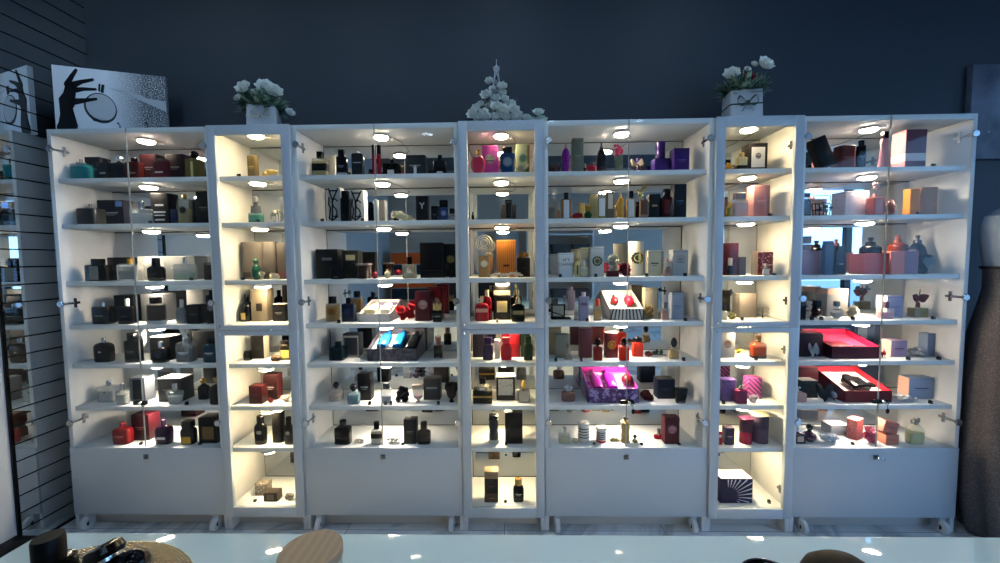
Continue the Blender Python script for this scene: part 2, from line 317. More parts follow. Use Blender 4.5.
('O',2,6,'small red jewel ornament',-120.24,4.65,63.60,3.38,2.37,3.66,{'sub': 'crystal', 'b': '8a1c2c'}),
('B',2,7,'black shouldered bottle with grey label',-125.48,3.20,42.70,5.92,3.26,14.68,{'b': '101012', 'c': '0b0c10', 's': 'sh', 'cw': 0.6, 'la': ('a8a8a0', 0.5, 0.66, 0.4), 'fb': 0.751}),
('X',2,7,'tall black cylinder carton',-117.63,5.35,42.70,5.55,4.16,16.25,{'b': '141416', 'top': 'd8d4cc', 'rd': 1}),
('B',2,7,'second black shouldered bottle by carton',-110.56,3.20,42.70,4.66,2.56,14.14,{'b': '131315', 'c': '0b0c10', 's': 'sh', 'cw': 0.6, 'la': ('a8a8a0', 0.5, 0.66, 0.4), 'fb': 0.741}),
('X',2,8,'grey box with leafy print',-129.13,8.17,12.50,6.45,4.73,6.53,{'b': '6c645c', 'da': 'c8c0b8'}),
('X',2,8,'small brown box before leafy box',-121.05,3.20,12.50,7.07,4.77,4.72,{'b': '4c443e', 'la': ('8a8078', 0.2, 0.8, 0.5)}),
('O',2,8,'silver rosette ornament',-112.16,3.20,12.50,5.49,3.84,4.21,{'sub': 'crystal', 'b': 'a8a29a'}),
('T',2,8,'small black cube beside grey box',-129.26,2.80,12.50,2.36,1.20,0.93,{'b': '0c0c0e'}),
('B',3,1,'amber bottle with black band and black cap',-90.18,4.50,178.60,7.48,4.11,12.22,{'b': 'ecd6a0', 'c': '0b0c10', 'm': 'g', 'li': ('e2bc74', 0.85), 'k2': 'bx', 'cw': 0.38, 'la': ('16140f', 0.3, 0.7, 1.04), 'fb': 0.73}),
('X',3,1,'small white box behind amber bottle',-87.69,11.00,178.60,5.66,4.25,11.61,{'b': 'e4e0d2'}),
('B',3,1,'black bottle fading to grey base',-79.08,4.50,178.60,5.22,2.87,12.87,{'b': '14161e', 'c': '14161e', 'k2': 'bx', 'cw': 0.58, 'pr': '8a90a0', 'base': 'b0b4c0', 'fb': 0.748}),
('T',3,1,'small black cube beside gunmetal bottle',-74.73,2.80,178.60,1.58,1.20,1.60,{'b': '0c0c0e'}),
('B',3,1,'gunmetal bottle with twin prongs',-71.14,4.50,178.60,5.71,3.14,12.41,{'b': '2c3136', 'c': 'b8bcc2', 'k2': 'pr', 'la': ('b8bcc0', 0.55, 0.6, 0.7), 'fb': 0.883}),
('T',3,1,'small grey cube beside tall red atomiser',-64.58,2.80,178.60,1.97,1.20,1.60,{'b': '2a2024'}),
('B',3,1,'tall red atomiser with black top',-62.86,4.50,178.60,2.03,2.03,14.94,{'b': 'a01824', 'c': '1a1416', 's': 'cy', 'cw': 1.0, 'fb': 0.693}),
('B',3,1,'second tall red atomiser by door seam',-60.36,4.50,178.60,1.98,1.98,14.76,{'b': 'a01824', 'c': '1a1416', 's': 'cy', 'cw': 1.0, 'fb': 0.699}),
('B',3,1,'squat black bottle with white square label',-54.46,4.50,178.60,8.42,4.63,8.20,{'b': '0b0c10', 'c': '0b0c10', 'cw': 0.22, 'la': ('e0dfda', 0.05, 0.42, 0.38), 'fb': 0.74}),
('X',3,1,'dark slate box with pale lower strip',-42.92,7.00,178.60,10.00,7.50,10.23,{'b': '343a42', 'la': ('d8d8d6', 0, 0.5, 0.14), 'pr': '9aa0a8'}),
('B',3,1,'navy black bottle with white label',-30.24,4.50,178.60,6.40,3.52,9.67,{'b': '12141c', 'c': '0c0d12', 'k2': 'bx', 'cw': 0.3, 'la': ('d8dce0', 0.1, 0.22, 0.45), 'fb': 0.696}),
('T',3,2,'small black cube beside taller white box',-88.85,2.80,156.10,3.04,1.20,1.60,{'b': '0c0c0e'}),
('X',3,2,'taller white box with black monogram',-85.03,9.00,156.10,6.41,4.80,17.85,{'b': 'dcdad6', 'mono': 1}),
('B',3,2,'matte black bottle by taller monogram box',-77.59,4.00,156.10,4.74,2.61,15.08,{'b': '0b0c10', 'c': '0b0c10', 'k2': 'bx', 'cw': 0.75, 'fb': 0.777}),
('X',3,2,'lower white box with black monogram',-72.77,8.00,156.10,6.61,4.96,16.11,{'b': 'dcdad6', 'mono': 1}),
('T',3,2,'small grey cube beside lower white box',-68.81,3.00,156.10,1.99,1.20,1.60,{'b': '5a5d62'}),
('B',3,2,'slim black bottle beside white slim box',-64.91,4.50,156.10,2.70,1.48,9.52,{'b': '121214', 'c': '0b0c10', 'k2': 'bx', 'cw': 0.75, 'fb': 0.691}),
('X',3,2,'slim white upright box',-62.23,4.00,156.10,1.89,2.00,10.39,{'b': 'e6e2d8'}),
('P',3,2,'cream petal mound sloping down',-50.56,5.00,156.10,11.14,7.00,6.26,{'b': 'efe4c8', 'g': '', 'sl': 1}),
('X',3,2,'black box with white letter',-39.66,6.00,156.10,6.00,4.50,12.37,{'b': '17181d', 'txt': 'Y', 'tc': 'd8d8d8', 'tz': 0.6, 'ts': 0.36}),
('B',3,2,'small dark grey bottle by letter box',-33.17,4.50,156.10,3.47,1.91,7.16,{'b': '2c2e33', 'c': '0b0c10', 'k2': 'bx', 'cw': 0.9, 'pr': '60646a', 'fb': 0.829}),
('B',3,2,'blue bottle with black cap',-28.68,4.50,156.10,4.46,2.45,10.03,{'b': '3c4f86', 'c': '101116', 'k2': 'bx', 'cw': 0.95, 'med': '8a98c0', 'fb': 0.644}),
('B',3,2,'small clear bottle with wide dark cap',-24.41,4.50,156.10,3.17,1.91,5.87,{'b': 'c8ccd0', 'c': '17171b', 'k2': 'bx', 'cw': 0.95, 'm': 'g', 'fb': 0.558}),
('X',3,3,'big black box with grey label',-90.31,10.00,127.50,11.44,8.50,15.16,{'b': '101116', 'la': ('8a8d94', 0.62, 0.72, 0.46)}),
('B',3,3,'glossy black bow-topped bottle',-82.86,3.50,127.50,6.04,3.32,7.37,{'b': '0b0b0f', 'c': '14141a', 'k2': 'bow', 'cw': 0.9, 'la': ('c8c8cc', 0.18, 0.24, 0.3), 'fb': 0.764}),
('X',3,3,'dark olive box with cream label',-78.55,11.06,127.50,8.24,6.12,14.19,{'b': '24261f', 'la': ('c8bc94', 0.66, 0.86, 0.58)}),
('B',3,3,'ridged brown glass tumbler',-70.16,4.50,127.50,7.06,6.36,7.74,{'b': '4c332a', 'c': 'a89890', 's': 'cy', 'k2': 'bx', 'cw': 0.98, 'rib': 1, 'fb': 0.871}),
('B',3,3,'round ruby ornament bottle',-64.29,4.50,127.50,3.78,3.78,4.18,{'b': '8a1a2a', 'c': '5a1018', 's': 'sp', 'k2': 'ba', 'cw': 0.3, 'fb': 0.821}),
('B',3,3,'round cream ornament bottle',-57.86,4.50,127.50,3.02,3.02,4.62,{'b': 'e0d2a8', 'c': 'c8a860', 's': 'sp', 'k2': 'ba', 'cw': 0.3, 'fb': 0.838}),
('B',3,3,'clear squarish bottle with black cap and gold rim',-46.60,4.50,127.50,6.77,3.72,10.75,{'b': 'e6dcc8', 'c': '0b0c10', 'm': 'g', 'k2': 'bx', 'cw': 0.32, 'li': ('d8c8b0', 0.4), 'fr': 'b89a5c', 'fb': 0.657}),
('X',3,3,'largest black box with thin pale line',-36.02,9.00,127.50,11.77,8.50,17.97,{'b': '0e0f14', 'la': ('70645c', 0.2, 0.215, 0.98)}),
('X',3,3,'dark box with gold emblem',-26.61,11.00,127.50,6.70,5.03,17.24,{'b': '15151a', 'med': 'c0a868'}),
('B',3,3,'small black bottle with white base label',-27.41,4.00,127.50,3.99,2.19,6.09,{'b': '0b0c10', 'c': '2a2a30', 'cw': 0.4, 'la': ('d8d8da', 0.0, 0.14, 0.7), 'fb': 0.674}),
('B',3,4,'honey amber square bottle with black cap',-88.48,9.02,105.40,6.51,3.58,12.87,{'b': 'dcb878', 'c': '0b0c10', 'm': 'g', 'li': ('cf9c50', 0.86), 'k2': 'bx', 'cw': 0.5, 'med': '8a5a28', 'fb': 0.714}),
('B',3,4,'navy square bottle with black cap',-79.20,7.06,105.40,6.69,3.68,12.33,{'b': '1c2540', 'c': '12141c', 'k2': 'bx', 'cw': 0.36, 'med': '2c3a64', 'fb': 0.751}),
('T',3,4,'small black cube beside navy square bottle',-82.25,2.80,105.40,1.97,1.20,1.60,{'b': '0c0c0e'}),
('G',3,4,'open white gift box holding pale bottles',-65.40,6.51,105.40,16.39,20.29,9.42,{'b': 'dcd6d2', 'i': 'efe8dc', 'cont': [('lie', -0.22, 0.5, 0.36, 0.55, 'e6dcb0'), ('lie', 0.24, 0.5, 0.3, 0.5, 'f2ece2'), ('slab', 0, 0.9, 0.9, 0.12, '8a7a9c')], 'h1': 4.1}),
('P',3,4,'deep red rose posy',-51.73,9.15,105.40,9.06,6.30,7.51,{'b': 'a81226', 'g': ''}),
('P',3,4,'small red rose posy behind',-48.81,15.65,105.40,4.27,3.36,9.63,{'b': 'b01428', 'g': ''}),
('X',3,4,'burgundy box with silver crest',-40.89,8.71,105.40,8.08,6.06,15.25,{'b': '5c1626', 'med': 'b8a0a0', 'pr': 'a07880'}),
('X',3,4,'tall red box with round seal',-35.15,14.98,105.40,6.63,4.92,17.01,{'b': '8c1626', 'med': 'd8b0a8'}),
('B',3,4,'black bottle with golden crown cap',-32.86,3.67,105.40,5.77,3.17,9.90,{'b': '0c0c0e', 'c': 'd8b878', 's': 'ta', 'k2': 'crown', 'cw': 0.8, 'pr': 'a8a8a8', 'fb': 0.584}),
('B',3,5,'dark teal cube bottle',-85.76,5.95,85.50,7.48,7.48,9.32,{'b': '0f2228', 'c': '0e1a20', 'k2': 'bx', 's': 'cu', 'cw': 0.36, 'fb': 0.723}),
('X',3,5,'slate box with brushed frame',-80.90,13.99,85.50,8.58,6.43,12.36,{'b': '2c323c', 'fr': '8a8d8e'}),
('O',3,5,'silver link ornament',-75.77,9.76,85.50,2.36,1.65,2.32,{'sub': 'crystal', 'b': '9a9ca0'}),
('G',3,5,'open dark gift box with blue containers',-56.34,5.47,85.50,25.55,20.50,13.03,{'b': '2c2a34', 'i': 'd6d6da', 'cont': [('slab', 0.3, 0.42, 0.36, 0.8, '1c1c20'), ('slab', -0.1, 0.16, 0.5, 0.24, '26262c'), ('lie', -0.26, 0.55, 0.2, 0.72, '1f7fc4'), ('lie', 0.06, 0.55, 0.2, 0.72, '1f7fc4'), ('lie', 0.36, 0.45, 0.22, 0.8, '181818'), ('slab', 0.34, 0.86, 0.2, 0.16, 'cfc2b0')], 'h1': 6.18}),
('B',3,5,'black square bottle with rosy tassel crown',-33.88,10.05,85.50,4.43,2.43,12.33,{'b': '131315', 'c': 'b07a6a', 'k2': 'crown', 'cw': 0.7, 'la': ('b0b0b2', 0.06, 0.14, 0.55), 'med': '50524f', 'fb': 0.533}),
('B',3,6,'clear pale bottle with black ball cap',-87.90,7.26,63.60,6.01,6.01,9.71,{'b': 'e6ddd4', 'c': '16161a', 's': 'cu', 'm': 'g', 'li': ('d8c8bc', 0.5), 'k2': 'ba', 'cw': 0.5, 'fb': 0.62}),
('B',3,6,'pale blue glass bottle with dark round cap',-76.56,3.20,63.60,6.39,3.51,10.28,{'b': 'a8ccd8', 'c': '2a2c34', 's': 'sh', 'm': 'g', 'li': ('3a7890', 0.6), 'k2': 'ba', 'cw': 0.6, 'fb': 0.624}),
('X',3,6,'black box with silver lettering line',-72.79,9.31,63.60,6.89,5.17,14.08,{'b': '15151c', 'pr': 'b0b4bc'}),
('T',3,6,'small black cube beside black box',-67.85,2.80,63.60,2.29,1.20,1.60,{'b': '0c0c0e'}),
('B',3,6,'clear bottle with grey cap',-60.05,5.02,63.60,4.88,2.69,10.14,{'b': 'd8dce4', 'c': '50545c', 'm': 'g', 'li': ('b8c4d8', 0.5), 'k2': 'bx', 'cw': 0.6, 'fb': 0.719}),
('T',3,6,'small grey cube beside clear bottle',-59.82,2.80,63.60,2.04,1.20,1.60,{'b': '6a7270'}),
('T',3,6,'small grey cube beside navy black fabric blossom',-56.90,2.80,63.60,2.29,1.20,1.60,{'b': '2a2c2e'}),
('P',3,6,'navy black fabric blossom',-52.03,4.70,63.60,7.94,6.35,8.15,{'b': '17172a', 'g': ''}),
('B',3,6,'clear goblet jar with pink liquid',-43.97,4.25,63.60,5.87,5.28,9.31,{'b': 'dcd0cc', 'c': 'c8b8a8', 's': 'am', 'm': 'g', 'li': ('d8a8b4', 0.5), 'k2': 'bx', 'cw': 0.9, 'fb': 0.778}),
('X',3,6,'charcoal box with pale name strip',-37.40,9.73,63.60,8.64,6.39,11.18,{'b': '4a4c52', 'la': ('a8aab0', 0.52, 0.62, 0.66)}),
('T',3,6,'small black cube beside charcoal box',-32.81,2.80,63.60,2.28,1.20,1.60,{'b': '0c0c0e'}),
('B',3,6,'black chalice bottle with two ears',-26.63,4.15,63.60,5.84,5.84,10.32,{'b': '0e0c0e', 'c': '0c0a0c', 's': 'am', 'k2': 'ears', 'cw': 1.0, 'fb': 0.8}),
('B',3,7,'flat black bottle with dark cap',-82.83,3.20,42.70,7.93,4.36,12.02,{'b': '0f0f10', 'c': '141416', 'cw': 0.42, 'pr': '303234', 'fb': 0.705}),
('P',3,7,'white bead pile',-74.27,3.20,42.70,5.40,4.32,2.09,{'b': 'e0d8cc', 'g': ''}),
('B',3,7,'clear-banded bottle with black cap',-65.14,3.20,42.70,5.90,3.24,11.48,{'b': 'd8d4c8', 'c': '141416', 's': 'sh', 'm': 'g', 'cw': 0.48, 'la': ('17171a', 0.42, 0.72, 1.03), 'fb': 0.683}),
('O',3,7,'clear crystal cluster',-57.29,3.20,42.70,6.92,4.84,4.45,{'sub': 'crystal', 'b': 'd8d8d4'}),
('X',3,7,'dark grey box by black bottle',-47.97,4.28,42.70,6.37,4.78,12.72,{'b': '2a2b2e', 'pr': '808284'}),
('B',3,7,'black curved bottle with tall cap',-40.84,3.20,42.70,6.89,3.79,11.20,{'b': '121214', 'c': '141416', 's': 'sh', 'cw': 0.5, 'pr': '505254', 'fb': 0.652}),
('T',3,7,'small black cube beside dark grey box',-51.46,2.80,42.70,2.04,1.20,0.80,{'b': '0c0c0e'}),
('B',4,1,'pink round flask with gold neck',-11.31,4.50,178.60,7.84,4.31,11.98,{'b': 'd83a64', 'c': 'b08a3c', 's': 'ro', 'm': 'g', 'li': ('cf2a58', 0.9), 'cw': 0.25, 'cm': 'm', 'fb': 0.799}),
('X',4,1,'magenta box with gold round emblem',-5.66,10.00,178.60,8.05,6.04,15.19,{'b': 'a8409c', 'med': 'e0d0a0', 'pr': '7a2a7a'}),
('B',4,1,'royal blue bottle with black and silver cap',3.13,4.50,178.60,7.62,4.19,12.85,{'b': '1f4480', 'c': '30343a', 's': 'ta', 'cw': 0.6, 'k2': 'bx', 'med': '8aa0b0', 'fb': 0.802}),
('X',4,1,'pale green box with copper edge',10.94,10.29,178.60,7.03,5.27,15.71,{'b': 'b0c0a8', 'la': ('8a6450', 0.06, 0.96, 0.16), 'lx': 0.38, 'med': '4a7a80'}),
('P',4,1,'dark green and white sprig',10.45,5.00,178.60,6.37,5.09,5.52,{'b': 'd8dcc8', 'g': '2c5038'}),
('X',4,2,'ribbed black block before the mirror',3.43,12.00,156.10,7.67,5.75,8.47,{'b': '22232a', 'ba': '3a3b44'}),  # dark shape in the back mirror, built as a solid block
('X',4,2,'small framed black block',3.42,5.00,156.10,3.45,2.59,9.84,{'b': '1a1b20', 'fr': '5a5c62'}),  # framed dark shape in the mirror, also built solid
('B',4,2,'tiny dark bottle at the shelf edge',-14.25,4.50,156.10,1.24,0.68,3.99,{'b': '3a1a1e', 'c': '0b0c10', 'cw': 0.6, 'fb': 0.632}),
('B',4,3,'amber bottle under round wire hoop',-8.93,4.50,127.50,5.96,3.28,21.24,{'b': 'e0c088', 'c': 'e8dcc4', 'm': 'g', 'li': ('d08a34', 0.85), 'k2': 'hoop', 'cw': 1.3, 'med': 'f0e0c0', 'fb': 0.593}),
('X',4,3,'tall golden wood box',2.07,10.00,127.50,9.94,7.38,18.93,{'b': 'b8742a', 'wood': 1, 'la': ('5a3414', 0.28, 0.34, 0.3)}),
('P',4,3,'white blossom garland',2.89,3.50,127.50,15.82,6.30,2.61,{'b': 'f0e6d4', 'g': ''}),
('X',4,3,'black box under gilded shells',11.22,10.00,127.50,5.86,4.37,9.70,{'b': '1a1618', 'pr': '484044'}),
('P',4,3,'gilded shell cluster atop black box',11.23,10.40,137.20,5.83,3.77,3.29,{'b': 'd8b468', 'g': ''}),
('B',4,4,'cherry red bottle with gold neck',-10.48,5.89,105.40,7.32,4.02,12.67,{'b': 'a01a28', 'c': 'd8b88a', 's': 'sh', 'cw': 0.22, 'cm': 'm', 'la': ('d8a888', 0.5, 0.72, 0.82), 'fb': 0.717}),
('B',4,4,'garnet bottle behind cherry bottle',-7.65,10.00,105.40,4.37,2.41,15.60,{'b': '7a1020', 'c': 'e0c8a0', 's': 'sh', 'cw': 0.3, 'fb': 0.769}),
('X',4,4,'black box with cream plaque',-0.33,11.00,105.40,8.77,6.58,17.45,{'b': '0d0c0e', 'la': ('cfc08c', 0.22, 0.56, 0.6), 'ba': 'a8a090', 'bz': 0.8}),
('B',4,4,'black bottle with gold neck and label',7.73,3.61,105.40,6.95,3.82,15.98,{'b': '0d0d0e', 'c': 'd8bc84', 's': 'sh', 'k2': 'st', 'cw': 0.42, 'cm': 'm', 'la': ('b09a64', 0.4, 0.62, 0.95), 'fb': 0.564}),
('T',4,4,'small grey cube beside black box',-2.63,2.80,105.40,1.74,1.20,1.60,{'b': '9a9690'}),
('X',4,5,'dark aubergine box',-12.91,12.00,85.50,5.86,4.40,12.35,{'b': '241a30'}),
('B',4,5,'purple bottle with matching cap',-7.63,5.63,85.50,5.52,3.04,11.52,{'b': '2c1c4e', 'c': '3a2460', 'k2': 'bx', 'cw': 0.7, 's': 'sh', 'fb': 0.734}),
('X',4,5,'slim white box between bottles',-3.01,8.51,85.50,2.93,2.20,9.87,{'b': 'f2eae6'}),
('X',4,5,'red box behind red bottle',6.12,12.00,85.50,5.42,4.07,12.77,{'b': 'b01a2a'}),
('B',4,5,'scarlet bottle with pale-rimmed cap',1.69,5.48,85.50,5.81,3.20,11.50,{'b': 'c0142a', 'c': 'd83a4a', 'k2': 'bx', 'cw': 0.66, 's': 'sh', 'fb': 0.734}),
('X',4,5,'dark green box behind green bottle',11.70,12.00,85.50,4.69,3.52,13.00,{'b': '143a24'}),
('B',4,5,'emerald bottle with green cap',12.78,5.29,85.50,4.78,2.63,11.99,{'b': '0f4028', 'c': '1a4a30', 'k2': 'bx', 'cw': 0.66, 's': 'sh', 'fb': 0.745}),
('X',4,6,'black presentation box with gold band',-10.54,4.07,63.60,9.62,7.22,6.50,{'b': '15120e', 'ba': 'c8a04a', 'bz': 0.55}),
('B',4,6,'clear bottle with black cap on gold-banded box',-10.60,4.47,70.10,6.33,3.48,6.45,{'b': 'd8cbb0', 'c': '0b0c10', 's': 'sh', 'm': 'g', 'la': ('e8e4da', 0.1, 0.5, 0.42), 'k2': 'bx', 'cw': 0.5, 'fb': 0.53}),
('X',4,6,'black box with ornate grey label',1.21,8.87,63.60,9.57,7.18,12.37,{'b': '17161a', 'la': ('b0ada4', 0.22, 0.9, 0.8), 'top': 'f0ece4', 'da': '6a6862'}),
('B',4,6,'grey crystal cube bottle with gold knob',10.50,5.32,63.60,6.09,6.09,10.86,{'b': 'a0a0a4', 'c': 'c8a860', 's': 'cu', 'k2': 'eg', 'cw': 0.4, 'm': 'm', 'fb': 0.572}),
('B',4,7,'tall facetted dark bottle with clear ends',-5.12,3.20,42.70,5.57,5.57,14.52,{'b': '4c4e50', 'c': '2a2c2e', 's': 'wa', 'k2': 'bx', 'cw': 0.8, 'base': 'c8ccc8', 'rib': 1, 'fb': 0.893}),
('X',4,7,'tall black box with sunken panel',5.15,4.30,42.70,8.89,6.66,16.25,{'b': '1b1b1d', 'la': ('0b0b0c', 0.2, 0.8, 0.4)}),
('T',4,7,'small black cube beside tall black box',1.15,2.80,42.70,2.02,1.20,0.80,{'b': '0c0c0e'}),
('X',4,8,'brown carton at the stack bottom',-6.65,3.20,12.50,6.91,5.18,4.52,{'b': '6a5442', 'pr': 'a89078'}),
('X',4,8,'dark brown carton mid stack',-6.58,3.20,17.02,6.90,5.18,7.94,{'b': '40332c', 'pr': '6a5a50'}),
('X',4,8,'beige carton atop the stack',-6.55,3.20,24.96,6.91,5.18,3.72,{'b': 'a89078', 'pr': '6a5442'}),
('B',4,8,'round black jar bottle with gold cap',7.30,3.20,12.50,5.60,3.08,11.93,{'b': '141416', 'c': 'b8945a', 's': 'sh', 'cw': 0.65, 'pr': 'a0a0a0', 'fb': 0.713}),
('T',4,8,'small black cube beside brown carton',0.63,2.80,12.50,2.55,1.20,0.80,{'b': '0c0c0e'}),
('O',5,1,'dark brocade bow',26.03,4.50,178.60,6.33,4.43,3.73,{'sub': 'bow', 'b': '3c1e22'}),
('B',5,1,'purple domed bottle with gold spray neck',31.87,4.50,178.60,4.37,4.37,14.32,{'b': '8a2a94', 'c': 'c8a0a0', 's': 'do', 'cw': 0.4, 'k2': 'st', 'rib': 1, 'fb': 0.84}),
('X',5,1,'tall sage grey box',37.92,7.00,178.60,5.45,4.09,17.23,{'b': '8c8f80', 'pr': 'a8a898'}),
('P',5,1,'coral red flower',44.00,5.00,178.60,5.10,4.08,4.31,{'b': 'd84a5c', 'g': ''}),
('B',5,1,'black domed bottle with spray neck',49.31,4.50,178.60,4.35,4.35,14.38,{'b': '17151c', 'c': '8a7a80', 's': 'do', 'cw': 0.4, 'k2': 'st', 'la': ('4a3434', 0.1, 0.2, 0.9), 'fb': 0.818}),
('O',5,1,'glass vase of pink blossoms',57.77,4.50,178.60,6.76,4.73,13.77,{'sub': 'vase', 'b': 'd84a84'}),
('O',5,1,'brown dried bow',66.98,4.50,178.60,6.75,4.73,5.04,{'sub': 'bow', 'b': '3a2c26'}),
('X',5,1,'low purple box under purple flask',80.05,9.00,178.60,7.39,5.54,7.29,{'b': '3a1e78'}),
('B',5,1,'tall purple flask on purple box',80.01,9.40,185.89,4.58,4.58,8.54,{'b': '361c6c', 'c': '3a2078', 's': 'cy', 'cw': 1.0, 'fb': 0.658}),
('X',5,1,'larger upright purple box',88.16,6.00,178.60,7.50,5.62,11.34,{'b': '3c1e78', 'pr': '6a48b0'}),
('B',5,2,'tall crystal vase bottle',25.52,4.50,156.10,5.38,5.38,15.63,{'b': 'b8a890', 'c': 'cfc8bc', 's': 'wa', 'm': 'g', 'li': ('a08c70', 0.6), 'k2': 'cr', 'cw': 0.9, 'fb': 0.659}),
('B',5,2,'amber bottle with white label and black cap',31.87,4.50,156.10,5.38,2.96,12.94,{'b': 'c88a44', 'c': '17171b', 'm': 'g', 'li': ('c07a30', 0.9), 'k2': 'bx', 'cw': 0.42, 'la': ('d8dce2', 0.04, 0.94, 0.5), 'fb': 0.76}),
('P',5,2,'scarlet flower cluster',37.75,4.50,156.10,5.38,4.30,3.35,{'b': 'c01c34', 'g': ''}),
('B',5,2,'green jewelled bottle with gold top',42.87,4.50,156.10,3.91,3.91,7.18,{'b': '1c5a2c', 'c': 'b08a3c', 's': 'sp', 'k2': 'crown', 'cw': 0.8, 'fb': 0.526}),
('X',5,2,'cream gold box behind yellow bottle',46.51,10.00,156.10,4.01,3.01,12.88,{'b': 'd8c88c'}),
('B',5,2,'slim yellow bottle with white label',49.24,4.50,156.10,3.41,1.87,13.38,{'b': 'd8c058', 'c': 'c8b080', 'm': 'g', 'li': ('d0b43c', 0.9), 'cw': 0.28, 'la': ('dfe2e4', 0.12, 0.98, 0.86), 'fb': 0.747}),
('X',5,2,'grey box with white hanging label',54.28,8.00,156.10,4.01,3.01,13.43,{'b': '6a6a64', 'la': ('dad8d0', 0.38, 0.94, 0.6)}),
('B',5,2,'arched golden bottle',58.69,4.50,156.10,3.40,3.40,12.29,{'b': 'd8a840', 'c': 'e0c070', 's': 'do', 'm': 'g', 'li': ('d8a030', 0.9), 'cw': 0.3, 'fb': 0.882}),
('B',5,2,'honey bottle with white label and dark cap',63.54,4.50,156.10,4.37,2.40,13.29,{'b': 'd8a458', 'c': '1b1c26', 'm': 'g', 'li': ('d09a3c', 0.9), 'k2': 'bx', 'cw': 0.48, 'la': ('d8d8da', 0.06, 0.92, 0.6), 'fb': 0.749}),
('X',5,2,'brown striped slim box',69.58,4.00,156.10,3.15,2.36,8.70,{'b': '6a5040', 'ba': 'a08870'}),
('O',5,2,'brass bird figurine on the slim box',68.28,4.40,164.80,7.26,2.00,7.55,{'sub': 'bird', 'b': 'd0b070'}),
('X',5,2,'black box with gold title',75.38,6.00,156.10,5.61,4.21,11.84,{'b': '1c1d20', 'la': ('c0aa70', 0.48, 0.56, 0.46)}),
('B',5,2,'mahogany bottle with black cap',80.98,4.50,156.10,5.32,2.93,14.07,{'b': '3a1614', 'c': '121014', 'k2': 'bx', 'cw': 0.55, 'la': ('701e1e', 0.2, 0.86, 0.5), 'fb': 0.726}),
('X',5,2,'tall navy box with faint crest',87.77,6.00,156.10,6.08,4.56,16.52,{'b': '131a2c', 'pr': '4a6a8a'}),
('X',5,3,'white box with black lettering',31.98,6.00,127.50,7.21,5.41,11.97,{'b': 'e0e2e4', 'txt': 'N°5|CHANEL', 'tc': '1a1a1c', 'tz': 0.7, 'ts': 0.18}),
('B',5,3,'slim gold-rimmed cream bottle',37.30,4.50,127.50,2.46,1.36,8.93,{'b': 'd8c890', 'c': 'c8a850', 'cw': 0.5, 'la': ('3a3830', 0.15, 0.8, 0.3), 'fb': 0.834}),
('X',5,3,'cream box with pearl flower',42.47,11.21,127.50,4.38,3.26,14.64,{'b': 'e6dcb8', 'med': 'cfcac8'}),
('B',5,3,'pale bottle with yellow base',40.53,4.00,127.50,3.68,2.03,8.41,{'b': 'e8e2d0', 'c': 'd8d4cc', 'm': 'g', 'li': ('d8c878', 0.45), 'cw': 0.4, 'fb': 0.649}),
('X',5,3,'silver white box with gilded wreath',47.35,6.00,127.50,6.69,5.01,14.88,{'b': 'd0d0cc', 'wr': 'a08c50'}),
('T',5,3,'small black cube beside white box',28.68,2.80,127.50,2.45,1.20,1.60,{'b': '0c0c0e'}),
('T',5,3,'small black cube beside silver white box',46.04,2.80,127.50,1.95,1.20,1.60,{'b': '0c0c0e'}),
('P',5,3,'green and white flower sprig',56.82,10.31,127.50,5.06,4.02,11.53,{'b': 'd8d8c8', 'g': '6a9a58'}),
('X',5,3,'low burgundy velvet base',54.90,4.00,127.50,5.39,4.04,2.86,{'b': '5a1020'}),
('P',5,3,'burgundy velvet rosette',61.30,5.00,127.50,6.39,4.60,7.22,{'b': '8a1630', 'g': ''}),
('X',5,3,'cream cylinder box with gold wreath',68.74,9.80,127.50,8.04,7.89,17.50,{'b': 'e8dcc0', 'rd': 2, 'wr': 'b08c3c'}),
('X',5,3,'cream box with grey text',76.13,7.00,127.50,6.68,5.01,12.73,{'b': 'd6ccae', 'pr': '6a6450'}),
('T',5,3,'small black cube beside cream cylinder box',70.94,2.80,127.50,1.80,1.20,1.60,{'b': '0c0c0e'}),
('B',5,3,'square pink-tinted bottle',81.74,4.50,127.50,4.30,2.36,8.65,{'b': 'e0c4b4', 'c': 'b89a88', 'm': 'g', 'li': ('d8a898', 0.5), 'cw': 0.25, 'la': ('a08070', 0.25, 0.7, 0.5), 'fb': 0.773}),
('X',5,3,'pale grey box with framed title',89.73,9.00,127.50,7.48,5.61,12.94,{'b': 'c4c6c8', 'fr2': '7a7c80'}),
('T',5,3,'small black cube beside pale grey box',89.63,2.80,127.50,2.18,1.20,1.60,{'b': '0c0c0e'}),
('O',5,4,'black-framed tilted mirror bottle',29.89,10.00,105.40,10.22,6.00,7.59,{'sub': 'framebottle', 'b': '15151a'}),
('B',5,4,'slim clear sample bottle',37.11,7.13,105.40,1.91,1.05,8.89,{'b': 'e0cfc4', 'c': 'e0d8d0', 'm': 'g', 'cw': 0.6, 'fb': 0.829}),
('B',5,4,'tall lilac bottle',40.85,6.00,105.40,4.99,2.75,14.27,{'b': 'a8a4c0', 'c': 'c8c4d8', 'cw': 0.5, 'la': ('8a6a90', 0.62, 0.74, 0.6), 'fb': 0.859}),
('T',5,4,'small black cube beside tall lilac bottle',41.96,2.80,105.40,1.97,1.20,1.60,{'b': '0c0c0e'}),
('B',5,4,'small amber bottle with red collar',47.78,5.74,105.40,3.98,2.19,10.98,{'b': 'e0c8a0', 'c': 'c84a40', 'm': 'g', 'li': ('d0983c', 0.66), 'cw': 0.5, 'fb': 0.68}),
('G',5,4,'open striped gift box with red fruits',62.64,7.68,105.40,16.79,19.12,13.52,{'b': 'dcd8d0', 'i': 'efe6d6', 'cont': [('ball', -0.2, 0.55, 0.24, 0.5, '8a1420'), ('ball', 0.22, 0.5, 0.3, 0.6, 'd01c34')], 'stripes': 1, 'h1': 5.75}),
